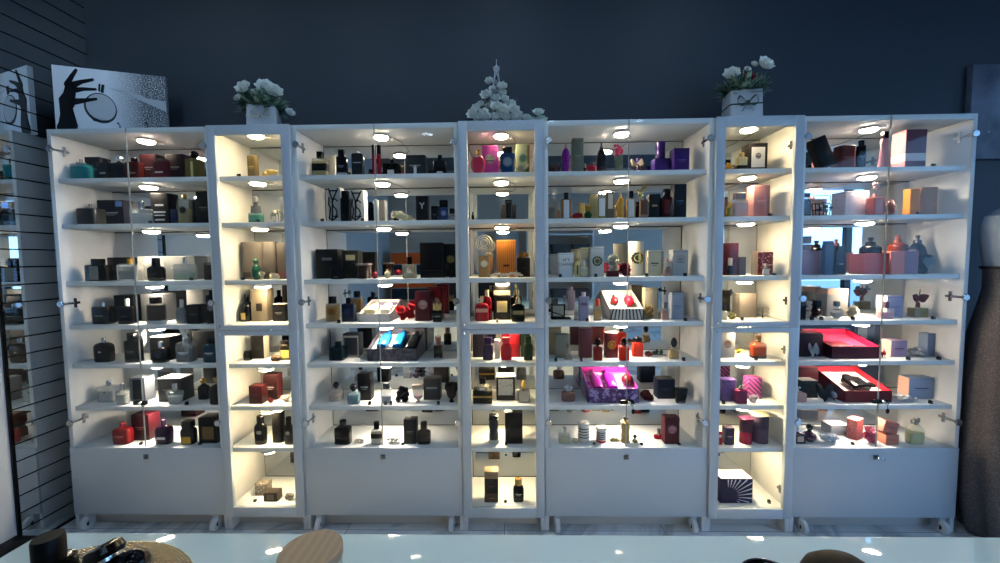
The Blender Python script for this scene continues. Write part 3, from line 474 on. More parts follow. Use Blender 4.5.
('P',5,4,'gold filigree flower',75.18,10.00,105.40,5.06,3.65,7.77,{'b': 'c8b078', 'g': ''}),
('X',5,4,'tall beige box behind gold flower',77.17,13.85,105.40,6.44,4.79,15.64,{'b': 'c8b898'}),
('B',5,4,'pink clear bottle with grey cap',81.88,6.88,105.40,3.73,2.05,8.84,{'b': 'dcb8a8', 'c': '8a8c92', 'm': 'g', 'li': ('c89080', 0.7), 'k2': 'bx', 'cw': 0.6, 'fb': 0.658}),
('X',5,4,'pale blue box with faint emblem',88.51,8.22,105.40,6.00,4.50,13.54,{'b': 'a8b4c8', 'pr': '8a96b0'}),
('T',5,4,'small black cube beside pale blue box',90.14,2.80,105.40,2.43,1.20,1.60,{'b': '0c0c0e'}),
('X',5,5,'tall beige box at the back',27.64,17.00,85.50,6.38,4.79,15.25,{'b': 'd0b88c'}),
('X',5,5,'grey green box',30.64,9.94,85.50,6.68,5.01,12.14,{'b': '94988c'}),
('B',5,5,'clear swirled bottle with round stopper',33.18,5.92,85.50,4.18,2.30,8.33,{'b': 'd0c8b4', 'c': '8a8478', 's': 'tb', 'm': 'g', 'li': ('b8a888', 0.5), 'k2': 'ba', 'cw': 0.5, 'fb': 0.614}),
('T',5,5,'small grey cube beside tall beige box',26.42,2.80,85.50,1.98,1.20,1.60,{'b': '3a3c44'}),
('X',5,5,'patterned maroon box',42.65,9.73,85.50,6.14,4.60,15.25,{'b': '48142a', 'da': '642440'}),
('T',5,5,'small black cube beside patterned maroon box',39.06,2.80,85.50,1.98,1.20,1.60,{'b': '0c0c0e'}),
('B',5,5,'crimson bottle with black globe cap',47.63,4.14,85.50,4.22,2.32,11.27,{'b': '8a121c', 'c': '121014', 'k2': 'ba', 'cw': 0.72, 'fb': 0.597}),
('X',5,5,'maroon box with gold swirl',55.88,9.49,85.50,6.12,4.59,12.96,{'b': '6a1824', 'top': 'f4e4d4', 'wr': 'b08a4a'}),
('B',5,5,'glowing orange red bottle with black cap',60.71,3.92,85.50,4.90,2.69,11.49,{'b': 'e02a14', 'c': '121014', 'k2': 'eg', 'cw': 0.55, 'fb': 0.606}),
('B',5,5,'vermilion bottle with black cap set back',69.85,11.28,85.50,5.39,2.96,10.71,{'b': 'd03424', 'c': '141014', 'k2': 'eg', 'cw': 0.5, 'fb': 0.659}),
('O',5,5,'dried rose lying with green leaves',79.17,9.09,85.50,11.15,6.00,4.66,{'sub': 'rose', 'b': '9a5a50'}),
('B',5,5,'small gold bottle with black egg cap',86.40,5.99,85.50,4.48,2.46,10.92,{'b': 'e0c48c', 'c': '121014', 'm': 'g', 'li': ('d8b070', 0.7), 'k2': 'eg', 'cw': 0.7, 'fb': 0.536}),
('T',5,5,'small black cube beside small gold bottle',89.63,2.80,85.50,2.20,1.20,1.60,{'b': '0c0c0e'}),
('B',5,6,'rose brown bottle with crystal stopper',33.34,6.57,63.60,6.86,3.77,9.09,{'b': '8a6660', 'c': 'd8dce0', 'k2': 'cr', 's': 'sh', 'cw': 1.0, 'fb': 0.572}),
('G',5,6,'open magenta gift box with purple tubes',55.56,5.07,63.60,25.56,20.50,12.94,{'b': '3c1c5a', 'i': 'e08ad0', 'cont': [('stripe', 0, 0.5, 0.96, 0.92, 'f4dcf0'), ('lie', -0.28, 0.5, 0.18, 0.8, '8a1c84'), ('lie', 0.02, 0.5, 0.2, 0.8, 'd01cd0'), ('ball', 0.36, 0.42, 0.24, 0.5, '5a101c')], 'bi': 'd83aa8', 'h1': 7.2}),
('P',5,6,'dark rose with green leaves',73.37,6.34,63.60,7.05,5.64,6.20,{'b': '5a1c20', 'g': '2a4030'}),
('X',5,6,'navy box with grey top',84.34,10.51,63.60,8.72,6.54,10.26,{'b': '161d38', 'top': '6a6058', 'pr': '3a4468'}),
('B',5,6,'squat black jar with wide lid',89.19,3.54,63.60,5.93,3.26,7.63,{'b': '101014', 'c': '141418', 's': 'ta', 'k2': 'bx', 'cw': 1.05, 'la': ('a8a8b0', 0.05, 0.16, 0.5), 'fb': 0.7}),
('B',5,7,'clear pale yellow bottle with silver neck',31.00,4.50,42.70,5.82,3.20,7.72,{'b': 'e6e2cc', 'c': 'c0c4c0', 'm': 'g', 'li': ('dcd49c', 0.6), 'cw': 0.35, 'cm': 'm', 'fb': 0.596}),
('O',5,7,'pale gilded glass ornament',36.09,3.20,42.70,3.77,2.64,3.65,{'sub': 'crystal', 'b': 'd8d0a8'}),
('B',5,7,'striped white and black canister',41.06,4.50,42.70,5.40,5.40,10.04,{'b': 'd8d8d4', 'c': 'e0e0dc', 's': 'cy', 'k2': 'bx', 'cw': 1.0, 'st': '5a6068', 'fb': 0.897}),
('T',5,7,'small black cube beside striped canister',45.67,2.80,42.70,2.50,1.20,1.00,{'b': '0c0c0e'}),
('B',5,7,'striped canister with red base band',50.02,4.50,42.70,4.94,4.94,7.70,{'b': 'd8d8d4', 'c': 'e0e0dc', 's': 'cy', 'k2': 'bx', 'cw': 1.0, 'st': '30343c', 'ba': 'b82a2a', 'fb': 0.865}),
('P',5,7,'pale yellow petal pile',56.78,5.00,42.70,5.56,4.45,1.96,{'b': 'e0d8a8', 'g': ''}),
('B',5,7,'tall golden beaded bottle with black cap',62.25,4.50,42.70,4.77,4.77,13.64,{'b': 'c0a468', 'c': '201c18', 's': 'wa', 'k2': 'cr', 'cw': 0.8, 'rib': 1, 'fb': 0.792}),
('B',5,7,'mini gold bottle with black cap',66.82,4.50,42.70,2.76,2.76,4.07,{'b': 'c8b070', 'c': '17151a', 'k2': 'ba', 'cw': 0.7, 's': 'sp', 'fb': 0.49}),
('T',5,7,'small black cube beside mini gold bottle',69.39,2.80,42.70,1.99,1.20,0.80,{'b': '0c0c0e'}),
('B',5,7,'small ruby bottle with silver neck',80.72,9.26,42.70,4.88,2.62,4.81,{'b': 'a8182c', 'c': 'c8b8b8', 's': 'sh', 'cw': 0.4, 'cm': 'm', 'la': ('d87a84', 0.45, 0.55, 0.6), 'fb': 0.383}),
('X',5,7,'upright burgundy box by ruby bottle',84.93,4.20,42.70,7.24,4.86,13.63,{'b': '5a1020', 'med': 'c0909c', 'pr': 'b07080'}),
('T',5,7,'small black cube beside upright burgundy box',88.16,2.80,42.70,2.23,1.20,0.80,{'b': '0c0c0e'}),
('P',6,1,'gold flower heads',111.07,5.00,178.60,5.03,4.02,4.23,{'b': 'd8b060', 'g': ''}),
('B',6,1,'gilded bottle with black base',116.53,4.00,178.60,4.76,2.62,8.26,{'b': 'e0c890', 'c': 'd8b878', 'la': ('17140f', 0, 0.36, 1.03), 'cw': 0.5, 'fb': 0.736}),
('X',6,1,'black box with framed white crest label',126.23,8.00,178.60,8.96,6.72,13.72,{'b': '1d1b1e', 'la': ('d8d8d8', 0.14, 0.86, 0.72), 'md2': '7a7a80'}),
('B',6,2,'small gilded green bottle',111.30,4.50,156.10,2.65,1.45,7.27,{'b': 'a0943c', 'c': 'c8b050', 'cw': 0.5, 's': 'sh', 'fb': 0.669}),
('B',6,2,'blush bottle with brown block cap',116.65,4.50,156.10,7.20,3.96,11.77,{'b': 'e0b09c', 'c': '8a6a5c', 'm': 'g', 'li': ('dca48c', 0.8), 'k2': 'bx', 'cw': 0.68, 'fb': 0.723}),
('X',6,2,'rose pink box',127.38,6.00,156.10,7.72,5.79,15.50,{'b': 'c08484', 'pr': 'd8a0a0'}),
('T',6,2,'small black cube beside rose pink box',129.80,2.80,156.10,1.90,1.20,1.55,{'b': '0c0c0e'}),
('X',6,3,'tall crimson box',114.11,8.00,127.50,7.64,5.73,16.14,{'b': '5c101c'}),
('B',6,3,'clear and black bottle before crimson box',112.34,4.50,127.50,2.91,1.60,8.69,{'b': '16181a', 'c': 'd8d0c0', 'm': 'p', 'cw': 0.7, 'fb': 0.566}),
('X',6,3,'slim grey box beside crimson box',119.52,7.00,127.50,3.19,2.39,9.12,{'b': '5c544c', 'pr': '8a8278'}),
('X',6,3,'crimson box with pink petals print',129.97,6.00,127.50,7.30,5.48,11.47,{'b': '5c0f1a', 'da': 'd89a9c', 'sd': '8a8078'}),
('B',6,3,'mini clear bottle with white label',128.81,3.00,127.50,2.88,1.58,5.86,{'b': 'd8ccc4', 'c': 'a89890', 'm': 'g', 'cw': 0.5, 'la': ('e8dcd4', 0.1, 0.9, 0.8), 'fb': 0.627}),
('T',6,3,'small black cube beside crimson box',132.82,2.80,127.50,1.92,1.20,1.21,{'b': '0c0c0e'}),
('B',6,4,'white bottle with dark stopper',110.49,5.69,105.40,3.19,1.76,8.26,{'b': 'efe6c8', 'c': '2a2620', 's': 'sh', 'k2': 'bx', 'cw': 0.5, 'fb': 0.546}),
('P',6,4,'cream flower cluster beside white bottle',114.61,5.52,105.40,4.66,3.73,4.50,{'b': 'e8dca0', 'g': '8a8a50'}),
('X',6,4,'taupe box before white carton',125.80,11.96,105.40,8.85,6.57,12.30,{'b': '8a8078'}),
('T',6,4,'small black cube beside cream flower cluster',117.78,2.80,105.40,2.42,1.20,1.60,{'b': '0c0c0e'}),
('O',6,4,'clear crystal butterfly',131.75,8.02,105.40,5.94,3.74,7.83,{'sub': 'butterfly', 'b': 'd8d0c0'}),
('X',6,5,'pearl grey box with round seal',113.94,8.47,85.50,7.26,5.45,13.07,{'b': 'b4b4b8', 'med': '8a6a6a', 'pr': '8a8a90'}),
('O',6,5,'gold starburst ornament',121.16,10.36,85.50,4.30,3.01,5.70,{'sub': 'star', 'b': 'd0a040'}),
('B',6,5,'orange flask with tall dark stopper',129.01,6.24,85.50,7.65,4.21,12.40,{'b': 'b84a1c', 'c': '4a3418', 's': 'sh', 'm': 'g', 'li': ('c04a20', 0.7), 'k2': 'crown', 'cw': 0.35, 'base': '2a120c', 'fb': 0.654}),
('T',6,5,'small black cube beside orange flask',124.98,2.80,85.50,1.70,1.20,1.60,{'b': '0c0c0e'}),
('X',6,6,'violet box with fine stripes',114.03,6.55,63.60,6.99,5.23,11.16,{'b': '35205a', 'da': '54387c'}),
('B',6,6,'magenta square bottle with glass stopper',118.88,3.38,63.60,5.40,2.97,9.42,{'b': '8a1248', 'c': 'a0b0a8', 'k2': 'cr', 'cw': 0.45, 'fb': 0.716}),
('X',6,6,'violet and pink diagonal box',129.45,10.22,63.60,6.85,5.14,10.98,{'b': '4a1c58', 'dg': 'b04a88'}),
('P',6,6,'white crystal petals',125.18,3.34,63.60,5.15,4.12,4.31,{'b': 'efe4e8', 'g': ''}),
('T',6,6,'small black cube beside violet box',109.69,2.80,63.60,2.21,1.20,1.60,{'b': '0c0c0e'}),
('O',6,7,'small red sample card',108.72,3.20,42.70,1.98,1.38,7.22,{'sub': 'card', 'b': 'c02a34'}),
('X',6,7,'purple sample box',113.20,3.28,42.70,4.45,3.34,8.72,{'b': '3c2a50', 'pr': 'a890b0'}),
('B',6,7,'two-tone red and plum cylinder bottle',122.60,3.20,42.70,5.67,5.67,12.83,{'b': 'b81e44', 'c': '4a1a38', 's': 'cy', 'k2': 'bx', 'cw': 1.0, 'ba': '4a1a38', 'bz': 0.75, 'bh': 0.5, 'fb': 0.94}),
('X',6,7,'mauve cylinder carton',130.37,3.82,42.70,8.14,8.14,14.09,{'b': '7a5a70', 'rd': 2, 'top': 'e0d8b8', 'ba': '50405c', 'bz': 0.75, 'bh': 0.42}),
('X',6,8,'purple cube box with white starburst',117.06,3.20,12.50,15.92,8.50,12.69,{'b': '3c3460', 'burst': 'e8e4ec', 'top': 'efeaf0'}),
('T',6,8,'small black cube beside purple cube box',133.58,2.80,12.50,1.98,1.20,1.60,{'b': '0c0c0e'}),
('B',7,1,'tiny black bottle at the shelf end',146.32,4.50,178.60,1.90,1.04,6.71,{'b': '101014', 'c': '0b0c10', 'cw': 0.6, 'fb': 0.753}),
('X',7,1,'black box leaning at an angle',156.31,6.00,178.60,6.67,5.00,16.93,{'b': '121218', 'ry': -24}),
('X',7,1,'terracotta box with curved front',169.27,7.00,178.60,7.88,5.91,11.80,{'b': '7a3a38', 'rd': 1, 'pr': 'a06058'}),
('B',7,1,'slim black bottle with silver studs',173.45,4.50,178.60,3.53,1.94,13.36,{'b': '17181e', 'c': '22232a', 'k2': 'bx', 'cw': 0.5, 'pr': '9098a8', 'fb': 0.824}),
('B',7,1,'pink gown-shaped bottle with black top',184.87,4.50,178.60,5.40,2.97,17.39,{'b': 'd89aa0', 'c': '1c1a20', 's': 'tb', 'k2': 'bx', 'cw': 0.42, 'fb': 0.811}),
('X',7,1,'pink box with plum window and cream band',198.92,5.00,178.60,9.61,7.21,18.15,{'b': '7c5068', 'ba': 'd8cfd4', 'bz': 0.28, 'bh': 0.2, 'sd': 'd8949c'}),
('T',7,1,'small black cube beside pink box',205.81,2.80,178.60,2.27,1.20,1.60,{'b': '0c0c0e'}),
('B',7,2,'plum glass bottle with dark lid',147.98,4.50,156.10,4.77,2.62,11.12,{'b': '5a3c50', 'c': '2a2430', 'k2': 'bx', 'cw': 0.8, 'm': 'g', 'li': ('4a2c40', 0.9), 'fb': 0.828}),
('O',7,2,'black wire basket of blossoms',157.28,4.50,156.10,9.99,6.00,10.52,{'sub': 'basket', 'b': '23242c'}),
('X',7,2,'pale pink box with floral print',176.79,10.14,156.10,11.47,8.50,12.67,{'b': 'd8c8d0', 'da': 'd89098'}),
('B',7,2,'coral bottle with tall blossom stopper',182.85,4.50,156.10,5.44,5.44,17.32,{'b': 'd87a64', 'c': 'e8c0c0', 'k2': 'cr', 'cw': 0.9, 's': 'cu', 'm': 'g', 'li': ('c8503c', 0.9), 'fb': 0.533}),
('P',7,2,'pink petal heap',189.45,5.00,156.10,4.98,3.98,8.74,{'b': 'e0b0b0', 'g': ''}),
('X',7,2,'bright orange box',199.52,5.00,156.10,4.49,3.37,12.57,{'b': 'e08a28'}),
('X',7,2,'bronze patterned box',208.57,7.00,156.10,7.63,5.72,13.63,{'b': '9a6238', 'da': 'c88c58'}),
('T',7,2,'small black cube beside bright orange box',200.10,2.80,156.10,1.64,1.20,1.60,{'b': '0c0c0e'}),
('X',7,3,'mauve pink box under amber bottle',153.26,7.26,127.50,10.73,7.99,11.75,{'b': 'b898ac'}),
('B',7,3,'amber bottle atop mauve box',151.85,7.66,139.25,6.53,3.59,7.34,{'b': 'b8683c', 'c': '9a9ca4', 's': 'sh', 'k2': 'bx', 'cw': 0.55, 'm': 'g', 'li': ('b05a28', 0.9), 'fb': 0.492}),
('B',7,3,'tall steel blue bottle',159.77,4.50,127.50,4.65,2.56,16.48,{'b': '4a6488', 'c': '3a5478', 'k2': 'bx', 'cw': 0.9, 'fb': 0.921}),
('B',7,3,'black bottle beside steel blue bottle',165.37,4.50,127.50,5.51,3.03,14.00,{'b': '141218', 'c': '1c1a20', 'k2': 'bx', 'cw': 0.6, 'la': ('b8b8bc', 0.42, 0.47, 0.4), 'fb': 0.827}),
('X',7,3,'coral pink box under black spray bottle',183.58,6.00,127.50,11.79,8.50,10.20,{'b': 'd0686c'}),
('B',7,3,'black faceted bottle atop coral box',184.18,6.40,137.70,8.41,7.50,8.06,{'b': '16151a', 'c': '1c1a20', 's': 'do', 'k2': 'st', 'cw': 0.5, 'fb': 0.515}),
('X',7,3,'salmon box with mauve half',196.12,5.00,127.50,13.36,8.50,11.27,{'b': 'e08a84', 'la': ('a888a4', 0, 1, 0.5), 'lx': 0.25}),
('B',7,3,'russet bottle atop salmon box',196.46,5.40,138.77,7.15,7.15,7.76,{'b': '7a3428', 'c': '8a4a3c', 's': 'do', 'k2': 'st', 'cw': 0.5, 'fb': 0.501}),
('B',7,3,'dark blue domed bottle by black heart',211.50,11.00,127.50,6.87,6.87,19.22,{'b': '2c3c5c', 'c': '34466a', 's': 'do', 'k2': 'st', 'cw': 0.5, 'fb': 0.793}),
('O',7,3,'black heart-shaped ornament',207.65,4.50,127.50,7.84,5.48,10.17,{'sub': 'heart', 'b': '17141c'}),
('B',7,4,'black bottle near the hinge',147.50,4.50,105.40,4.12,2.26,9.85,{'b': '101014', 'c': '17171c', 'k2': 'bx', 'cw': 0.7, 'fb': 0.799}),
('P',7,4,'white blossom with green stem',154.06,8.00,105.40,2.71,2.17,9.43,{'b': 'ece4dc', 'g': '7a8a50'}),
('B',7,4,'oxblood round bottle with black lid',159.97,10.00,105.40,5.97,5.97,8.66,{'b': '3c141c', 'c': '121014', 's': 'sp', 'k2': 'bx', 'cw': 0.74, 'fb': 0.59}),
('T',7,4,'small black cube beside white blossom',151.67,3.00,105.40,2.40,1.20,1.60,{'b': '0c0c0e'}),
('T',7,4,'small black cube beside oxblood round bottle',156.24,3.00,105.40,2.40,1.20,1.60,{'b': '0c0c0e'}),
('X',7,4,'pale beige box with pink lid',172.81,14.50,105.40,10.65,7.85,14.29,{'b': 'b8b2ac', 'ba': 'e8b89c', 'bz': 0.9, 'bh': 0.2}),
('B',7,4,'clear flask with black ring',167.13,5.54,105.40,5.34,5.34,8.60,{'b': 'd8dce0', 'c': '707278', 's': 'sp', 'm': 'g', 'li': ('c0c8cc', 0.5), 'k2': 'bx', 'cw': 0.4, 'la': ('1a1a1e', 0.72, 0.8, 0.8), 'fb': 0.712}),
('P',7,4,'cream star flowers',177.77,9.32,105.40,6.91,4.98,6.58,{'b': 'efe4c8', 'g': ''}),
('T',7,4,'small black cube beside pale beige box',171.16,2.80,105.40,1.91,1.20,1.60,{'b': '0c0c0e'}),
('X',7,4,'lilac box with white side',196.57,9.00,105.40,7.85,5.89,11.01,{'b': 'a4a8cc', 'pr': '8a8cc0', 'sd': 'f0e4dc'}),
('B',7,4,'pale pink bottle with plum cap',190.33,5.52,105.40,6.27,3.45,8.42,{'b': 'e8c8d0', 'c': '6a4c60', 'm': 'g', 'li': ('e0a8bc', 0.6), 'k2': 'bx', 'cw': 0.32, 'fb': 0.618}),
('B',7,4,'gold bottle with butterfly stopper',210.42,9.54,105.40,7.60,4.18,13.86,{'b': 'd8c898', 'c': '8a4c44', 'm': 'g', 'li': ('c0a050', 0.9), 'k2': 'fly', 'cw': 1.2, 'fb': 0.346}),
('T',7,4,'small black cube beside gold bottle',209.71,2.80,105.40,2.37,1.20,1.60,{'b': '0c0c0e'}),
('G',7,5,'open crimson gift box with folded insert',176.09,6.40,85.50,23.95,20.40,11.30,{'b': '5a1430', 'i': 'd83a5c', 'cont': [('slab', -0.2, 0.35, 0.5, 0.3, '7a1c34'), ('slab', 0.2, 0.2, 0.2, 0.1, '3a1020')], 'bi': 'd02048', 'h1': 5.81}),
('X',7,5,'dark maroon gift box with red top',156.18,10.04,85.50,13.02,8.50,12.01,{'b': '3c1024', 'top': 'c83a54'}),
('O',7,5,'silver bow at the maroon box',156.70,6.74,85.50,4.43,3.10,6.33,{'sub': 'bow', 'b': 'd0d4dc'}),
('O',7,5,'red ribbon knot',190.62,7.13,85.50,2.70,1.89,3.54,{'sub': 'bow', 'b': 'a81c44'}),
('X',7,5,'pale lilac box with notched front',199.53,8.95,85.50,7.90,5.92,8.41,{'b': 'c0a4c4', 'sd': 'efb0a4', 'pr': '6a5480'}),
('T',7,5,'small black cube beside pale lilac box',198.60,2.80,85.50,1.91,1.20,1.60,{'b': '0c0c0e'}),
('O',7,5,'clear crystal bow bottle',208.92,6.81,85.50,7.31,5.12,5.80,{'sub': 'crystal', 'b': 'c0c0c4'}),
('X',7,5,'powder blue upright box',217.06,10.63,85.50,3.59,4.65,11.53,{'b': '9ab0d4'}),
('T',7,5,'small black cube beside clear crystal bow bottle',213.25,2.80,85.50,1.67,1.20,1.60,{'b': '0c0c0e'}),
('G',7,6,'open scarlet gift box with black pouch',181.73,5.05,63.60,23.17,20.50,12.66,{'b': '7a1424', 'i': 'f0ece4', 'cont': [('lie', -0.02, 0.42, 0.42, 0.5, '17171b'), ('slab', 0.34, 0.4, 0.18, 0.12, '17171b')], 'bi': 'd02838', 'h1': 5.84}),
('X',7,6,'dark green box with pale top',157.96,11.41,63.60,8.37,6.19,8.95,{'b': '14241f', 'top': 'efe6d8'}),
('X',7,6,'crimson carton behind dark green box',161.36,17.81,63.60,11.51,7.59,14.18,{'b': '6a1420', 'top': 'd03848'}),
('B',7,6,'blush bottle with crystal stopper',149.04,5.23,63.60,6.65,5.98,7.65,{'b': 'c89488', 'c': 'd8dce4', 'k2': 'cr', 'cw': 0.6, 's': 'cu', 'fb': 0.567}),
('O',7,6,'black satin bow with silver blossom',163.31,4.48,63.60,9.29,6.00,6.09,{'sub': 'bow', 'b': '101014'}),
('X',7,6,'ice blue box with faint writing',212.65,9.86,63.60,12.43,6.00,10.81,{'b': 'a4b4d4', 'dp': 0.06, 'sd': 'e8b8a4', 'pr': '6a7a9a'}),
('O',7,6,'clear petal cluster',201.62,4.26,63.60,9.21,5.40,4.04,{'sub': 'crystal', 'b': 'd0d4dc'}),
('T',7,6,'small black cube beside ice blue box',210.49,2.80,63.60,3.36,1.20,1.60,{'b': '0c0c0e'}),
('B',7,7,'dark square bottle with crystal knob',148.94,4.50,42.70,6.17,6.17,8.66,{'b': '4a2c3c', 'c': 'd0d4dc', 'k2': 'cr', 'cw': 0.5, 's': 'cu', 'la': ('e0b8a8', 0.2, 0.8, 0.5), 'fb': 0.544}),
('B',7,7,'striped plum round bottle with black cap',155.48,4.50,42.70,5.91,5.91,8.86,{'b': '5a3450', 'c': '141218', 's': 'sp', 'k2': 'ba', 'cw': 0.5, 'la': ('d0a0a8', 0.4, 0.5, 0.98), 'fb': 0.583}),
('X',7,7,'pale grey box with open side',176.08,13.47,42.70,9.51,6.79,5.37,{'b': 'a8aab8', 'top': 'd8d4d0'}),
('O',7,7,'clear crystal heap before grey box',164.42,3.20,42.70,9.04,5.40,5.66,{'sub': 'crystal', 'b': 'd8dce4'}),
('X',7,7,'coral striped box turned sideways',181.31,8.95,42.70,6.52,4.32,10.33,{'b': 'e0746c', 'da': 'f0b0a4', 'rz': 28}),
('P',7,7,'pink paper rosette',183.73,3.32,42.70,7.54,5.43,8.45,{'b': 'e87a98', 'g': ''}),
('X',7,7,'terracotta box in two tiers',192.93,3.32,42.70,6.32,4.74,5.09,{'b': 'c87c64', 'pr': 'a05848'}),
('X',7,7,'tilted terracotta box on top tier',192.61,3.72,47.79,7.05,4.14,7.18,{'b': 'c8786a', 'ry': 14, 'pr': '8a4a44'}),
('B',7,7,'clear lemon bottle with bow cap',205.59,3.20,42.70,7.50,4.12,13.04,{'b': 'e8e2b8', 'c': 'b8b4a8', 'm': 'g', 'li': ('e0d88c', 0.6), 'k2': 'bow', 'cw': 0.5, 's': 'sh', 'fb': 0.721}),
('T',7,7,'small black cube beside pale grey box',173.68,2.80,42.70,2.19,1.20,1.27,{'b': '0c0c0e'}),
]

# ------------------------------------------------------------------ goods
ROW = ['', 'top shelf', 'second shelf', 'third shelf', 'fourth shelf', 'fifth shelf', 'sixth shelf', 'seventh shelf', 'bottom shelf']
CAB = ['', 'cabinet beside mirrored wall', 'narrow cabinet under pale-bow planter', 'cabinet third from mirrored wall', 'narrow cabinet under flower tower',
       'cabinet third from mannequin', 'narrow cabinet under dark-bow planter', 'cabinet beside mannequin']
def deco(B, w, h, o, root, pre=''):
    """labels, prints, medallions shared by bottles and cartons"""
    if 'la' in o:
        c, a, b, f = o['la']; g = G(); lx = o.get('lx', 0)*w
        if f > 1: B.band(g, h*a, h*b)
        else: B.patch(g, lx-w*f/2, lx+w*f/2, h*a+.0005, h*b-.0005)
        obj('label', g, patt(o['da'], c, 'voro', 80, .45, .2, .34) if 'da' in o and pre == 'box' else mat(c, 'c'), root)
    if 'pr' in o:
        g = G()
        for (cz, th, f) in ((.5, .05, .56), (.42, .02, .34)) if not o.get('prb') else ((.62, .06, .5), (.4, .05, .7), (.3, .03, .6), (.16, .05, .55)):
            B.patch(g, -w*f/2, w*f/2, h*(cz-th/2), h*(cz+th/2), .0008, 6, 1)
        obj('print', g, mat(o['pr'], 'c'), root)
    if 'med' in o:
        g = G(); r = min(w, h)*.24; B.disc(g, 0, h*.55, r); B.disc(g, 0, h*.55, r*1.25, None, .0007, 20, .88); obj('emblem', g, mat(o['med'], 'm' if o['med'] in ('c0a868', 'd8b0a8', 'e0d0a0') else 'c'), root)
    if 'md2' in o:
        g = G(); B.disc(g, 0, h*.55, w*.16, None, .0014, 20, .6); B.disc(g, 0, h*.52, w*.09, w*.12, .0014); obj('crest', g, mat(o['md2'], 'c'), root)
    if 'wr' in o:
        g = G(); r = min(w*.36, h*.3)
        for i in range(12):
            t = 2*PI*i/12; B.disc(g, r*math.cos(t)*.85, h*.52+r*math.sin(t)*.85, r*.24, None, .0008, 8)
        B.disc(g, 0, h*.52, r*.5, None, .0008); obj('wreath_emblem', g, mat(o['wr'], 'm'), root)
    if 'fr' in o:
        g = G(); t = min(w, h)*.07
        for (x0, x1, z0, z1) in ((-.5, .5, .02, .09), (-.5, .5, .84, .92), (-.5, -.41, .02, .92), (.41, .5, .02, .92)): B.patch(g, w*x0*.97, w*x1*.97, h*z0, h*z1, .0008, 4, 3)
        obj('frame', g, mat(o['fr'], 'c'), root)
    if 'fr2' in o:
        g = G()
        for (x0, x1, z0, z1) in ((-.24, .24, .5, .515), (-.24, .24, .76, .775), (-.24, -.22, .5, .775), (.22, .24, .5, .775), (-.16, .16, .6, .63), (-.14, .14, .67, .7), (-.12, .12, .54, .56)): B.patch(g, w*x0, w*x1, h*z0, h*z1, .0008, 3, 1)
        obj('title_print', g, mat(o['fr2'], 'c'), root)
    if 'ba' in o:
        g = G(); z = o.get('bz', .12); q = o.get('bh', .14); B.band(g, h*max(z-q/2, .0), h*min(z+q/2, .999)); obj('colour_band', g, mat(o['ba'], 'c'), root)
    if 'base' in o: g = G(); B.band(g, h*.005, h*.16); obj('base_band', g, mat(o['base'], 'p'), root)
    if 'st' in o:
        g = G()
        for k in range(4): B.band(g, h*(.3+.16*k), h*(.36+.16*k), .0009)
        obj('stripes', g, mat(o['st'], 'c'), root)

def bottle_levels(s, hw, hd, hb, rib):
    nk = .42
    if s in ('sq', 'cu'): n = 7; P = [(0, .95), (.02, 1), (.93, 1), (.975, .96), (1, .84)]
    elif s == 'cy': n = 2; P = [(0, .96), (.02, 1), (.97, 1), (1, .95)]
    elif s == 'sh': n = 4; P = [(0, .86), (.04, .95), (.3, .99), (.7, 1), (.84, .95), (.93, .78), (1, .45)]
    elif s == 'do': n = 2.4; P = [(0, .94), (.03, 1), (.6, 1), (.74, .95), (.86, .8), (.95, .58), (1, .36)]
    elif s == 'sp': n = 2; P = [(0, .5)] + [(.5-.5*math.cos(PI*i/10), max(math.sin(PI*i/10), .3)) for i in range(1, 10)] + [(1, .3)]
    elif s == 'ro': n = 2.6; P = [(0, .42)] + [(.5-.5*math.cos(PI*i/12), max(math.sin(PI*i/12), .26)) for i in range(1, 12)] + [(1, .24)]
    elif s == 'ta': n = 4; P = [(0, .7), (.03, .76), (.5, .9), (.86, 1), (.95, .96), (1, .6)]
    elif s == 'tb': n = 3; P = [(0, 1), (.03, 1), (.25, .86), (.5, .66), (.72, .6), (.9, .7), (1, .5)]
    elif s == 'am': n = 2; P = [(0, .42), (.05, .46), (.12, .2), (.2, .3), (.34, .74), (.55, .9), (.75, .94), (.92, 1), (1, .98)]
    elif s == 'wa': n = 2.5; P = [(0, .98), (.05, 1), (.12, .84), (.3, .9), (.5, .78), (.7, .9), (.88, .84), (.94, 1), (1, .7)]
    if rib:
        Q = []; m = 13
        def ev(t):
            for a, b in zip(P, P[1:]):
                if t <= b[0]: return a[1]+(b[1]-a[1])*(t-a[0])/max(b[0]-a[0], 1e-9)
            return P[-1][1]
        for i in range(m*2+1): t = i/(m*2); Q.append((t, ev(t)*(1 if i % 2 else .93)))
        P = Q
    return n, [(t*hb, hw*max(r, .05), hd*(r if s not in ('ro',) else .55+.45*r)) for t, r in P]

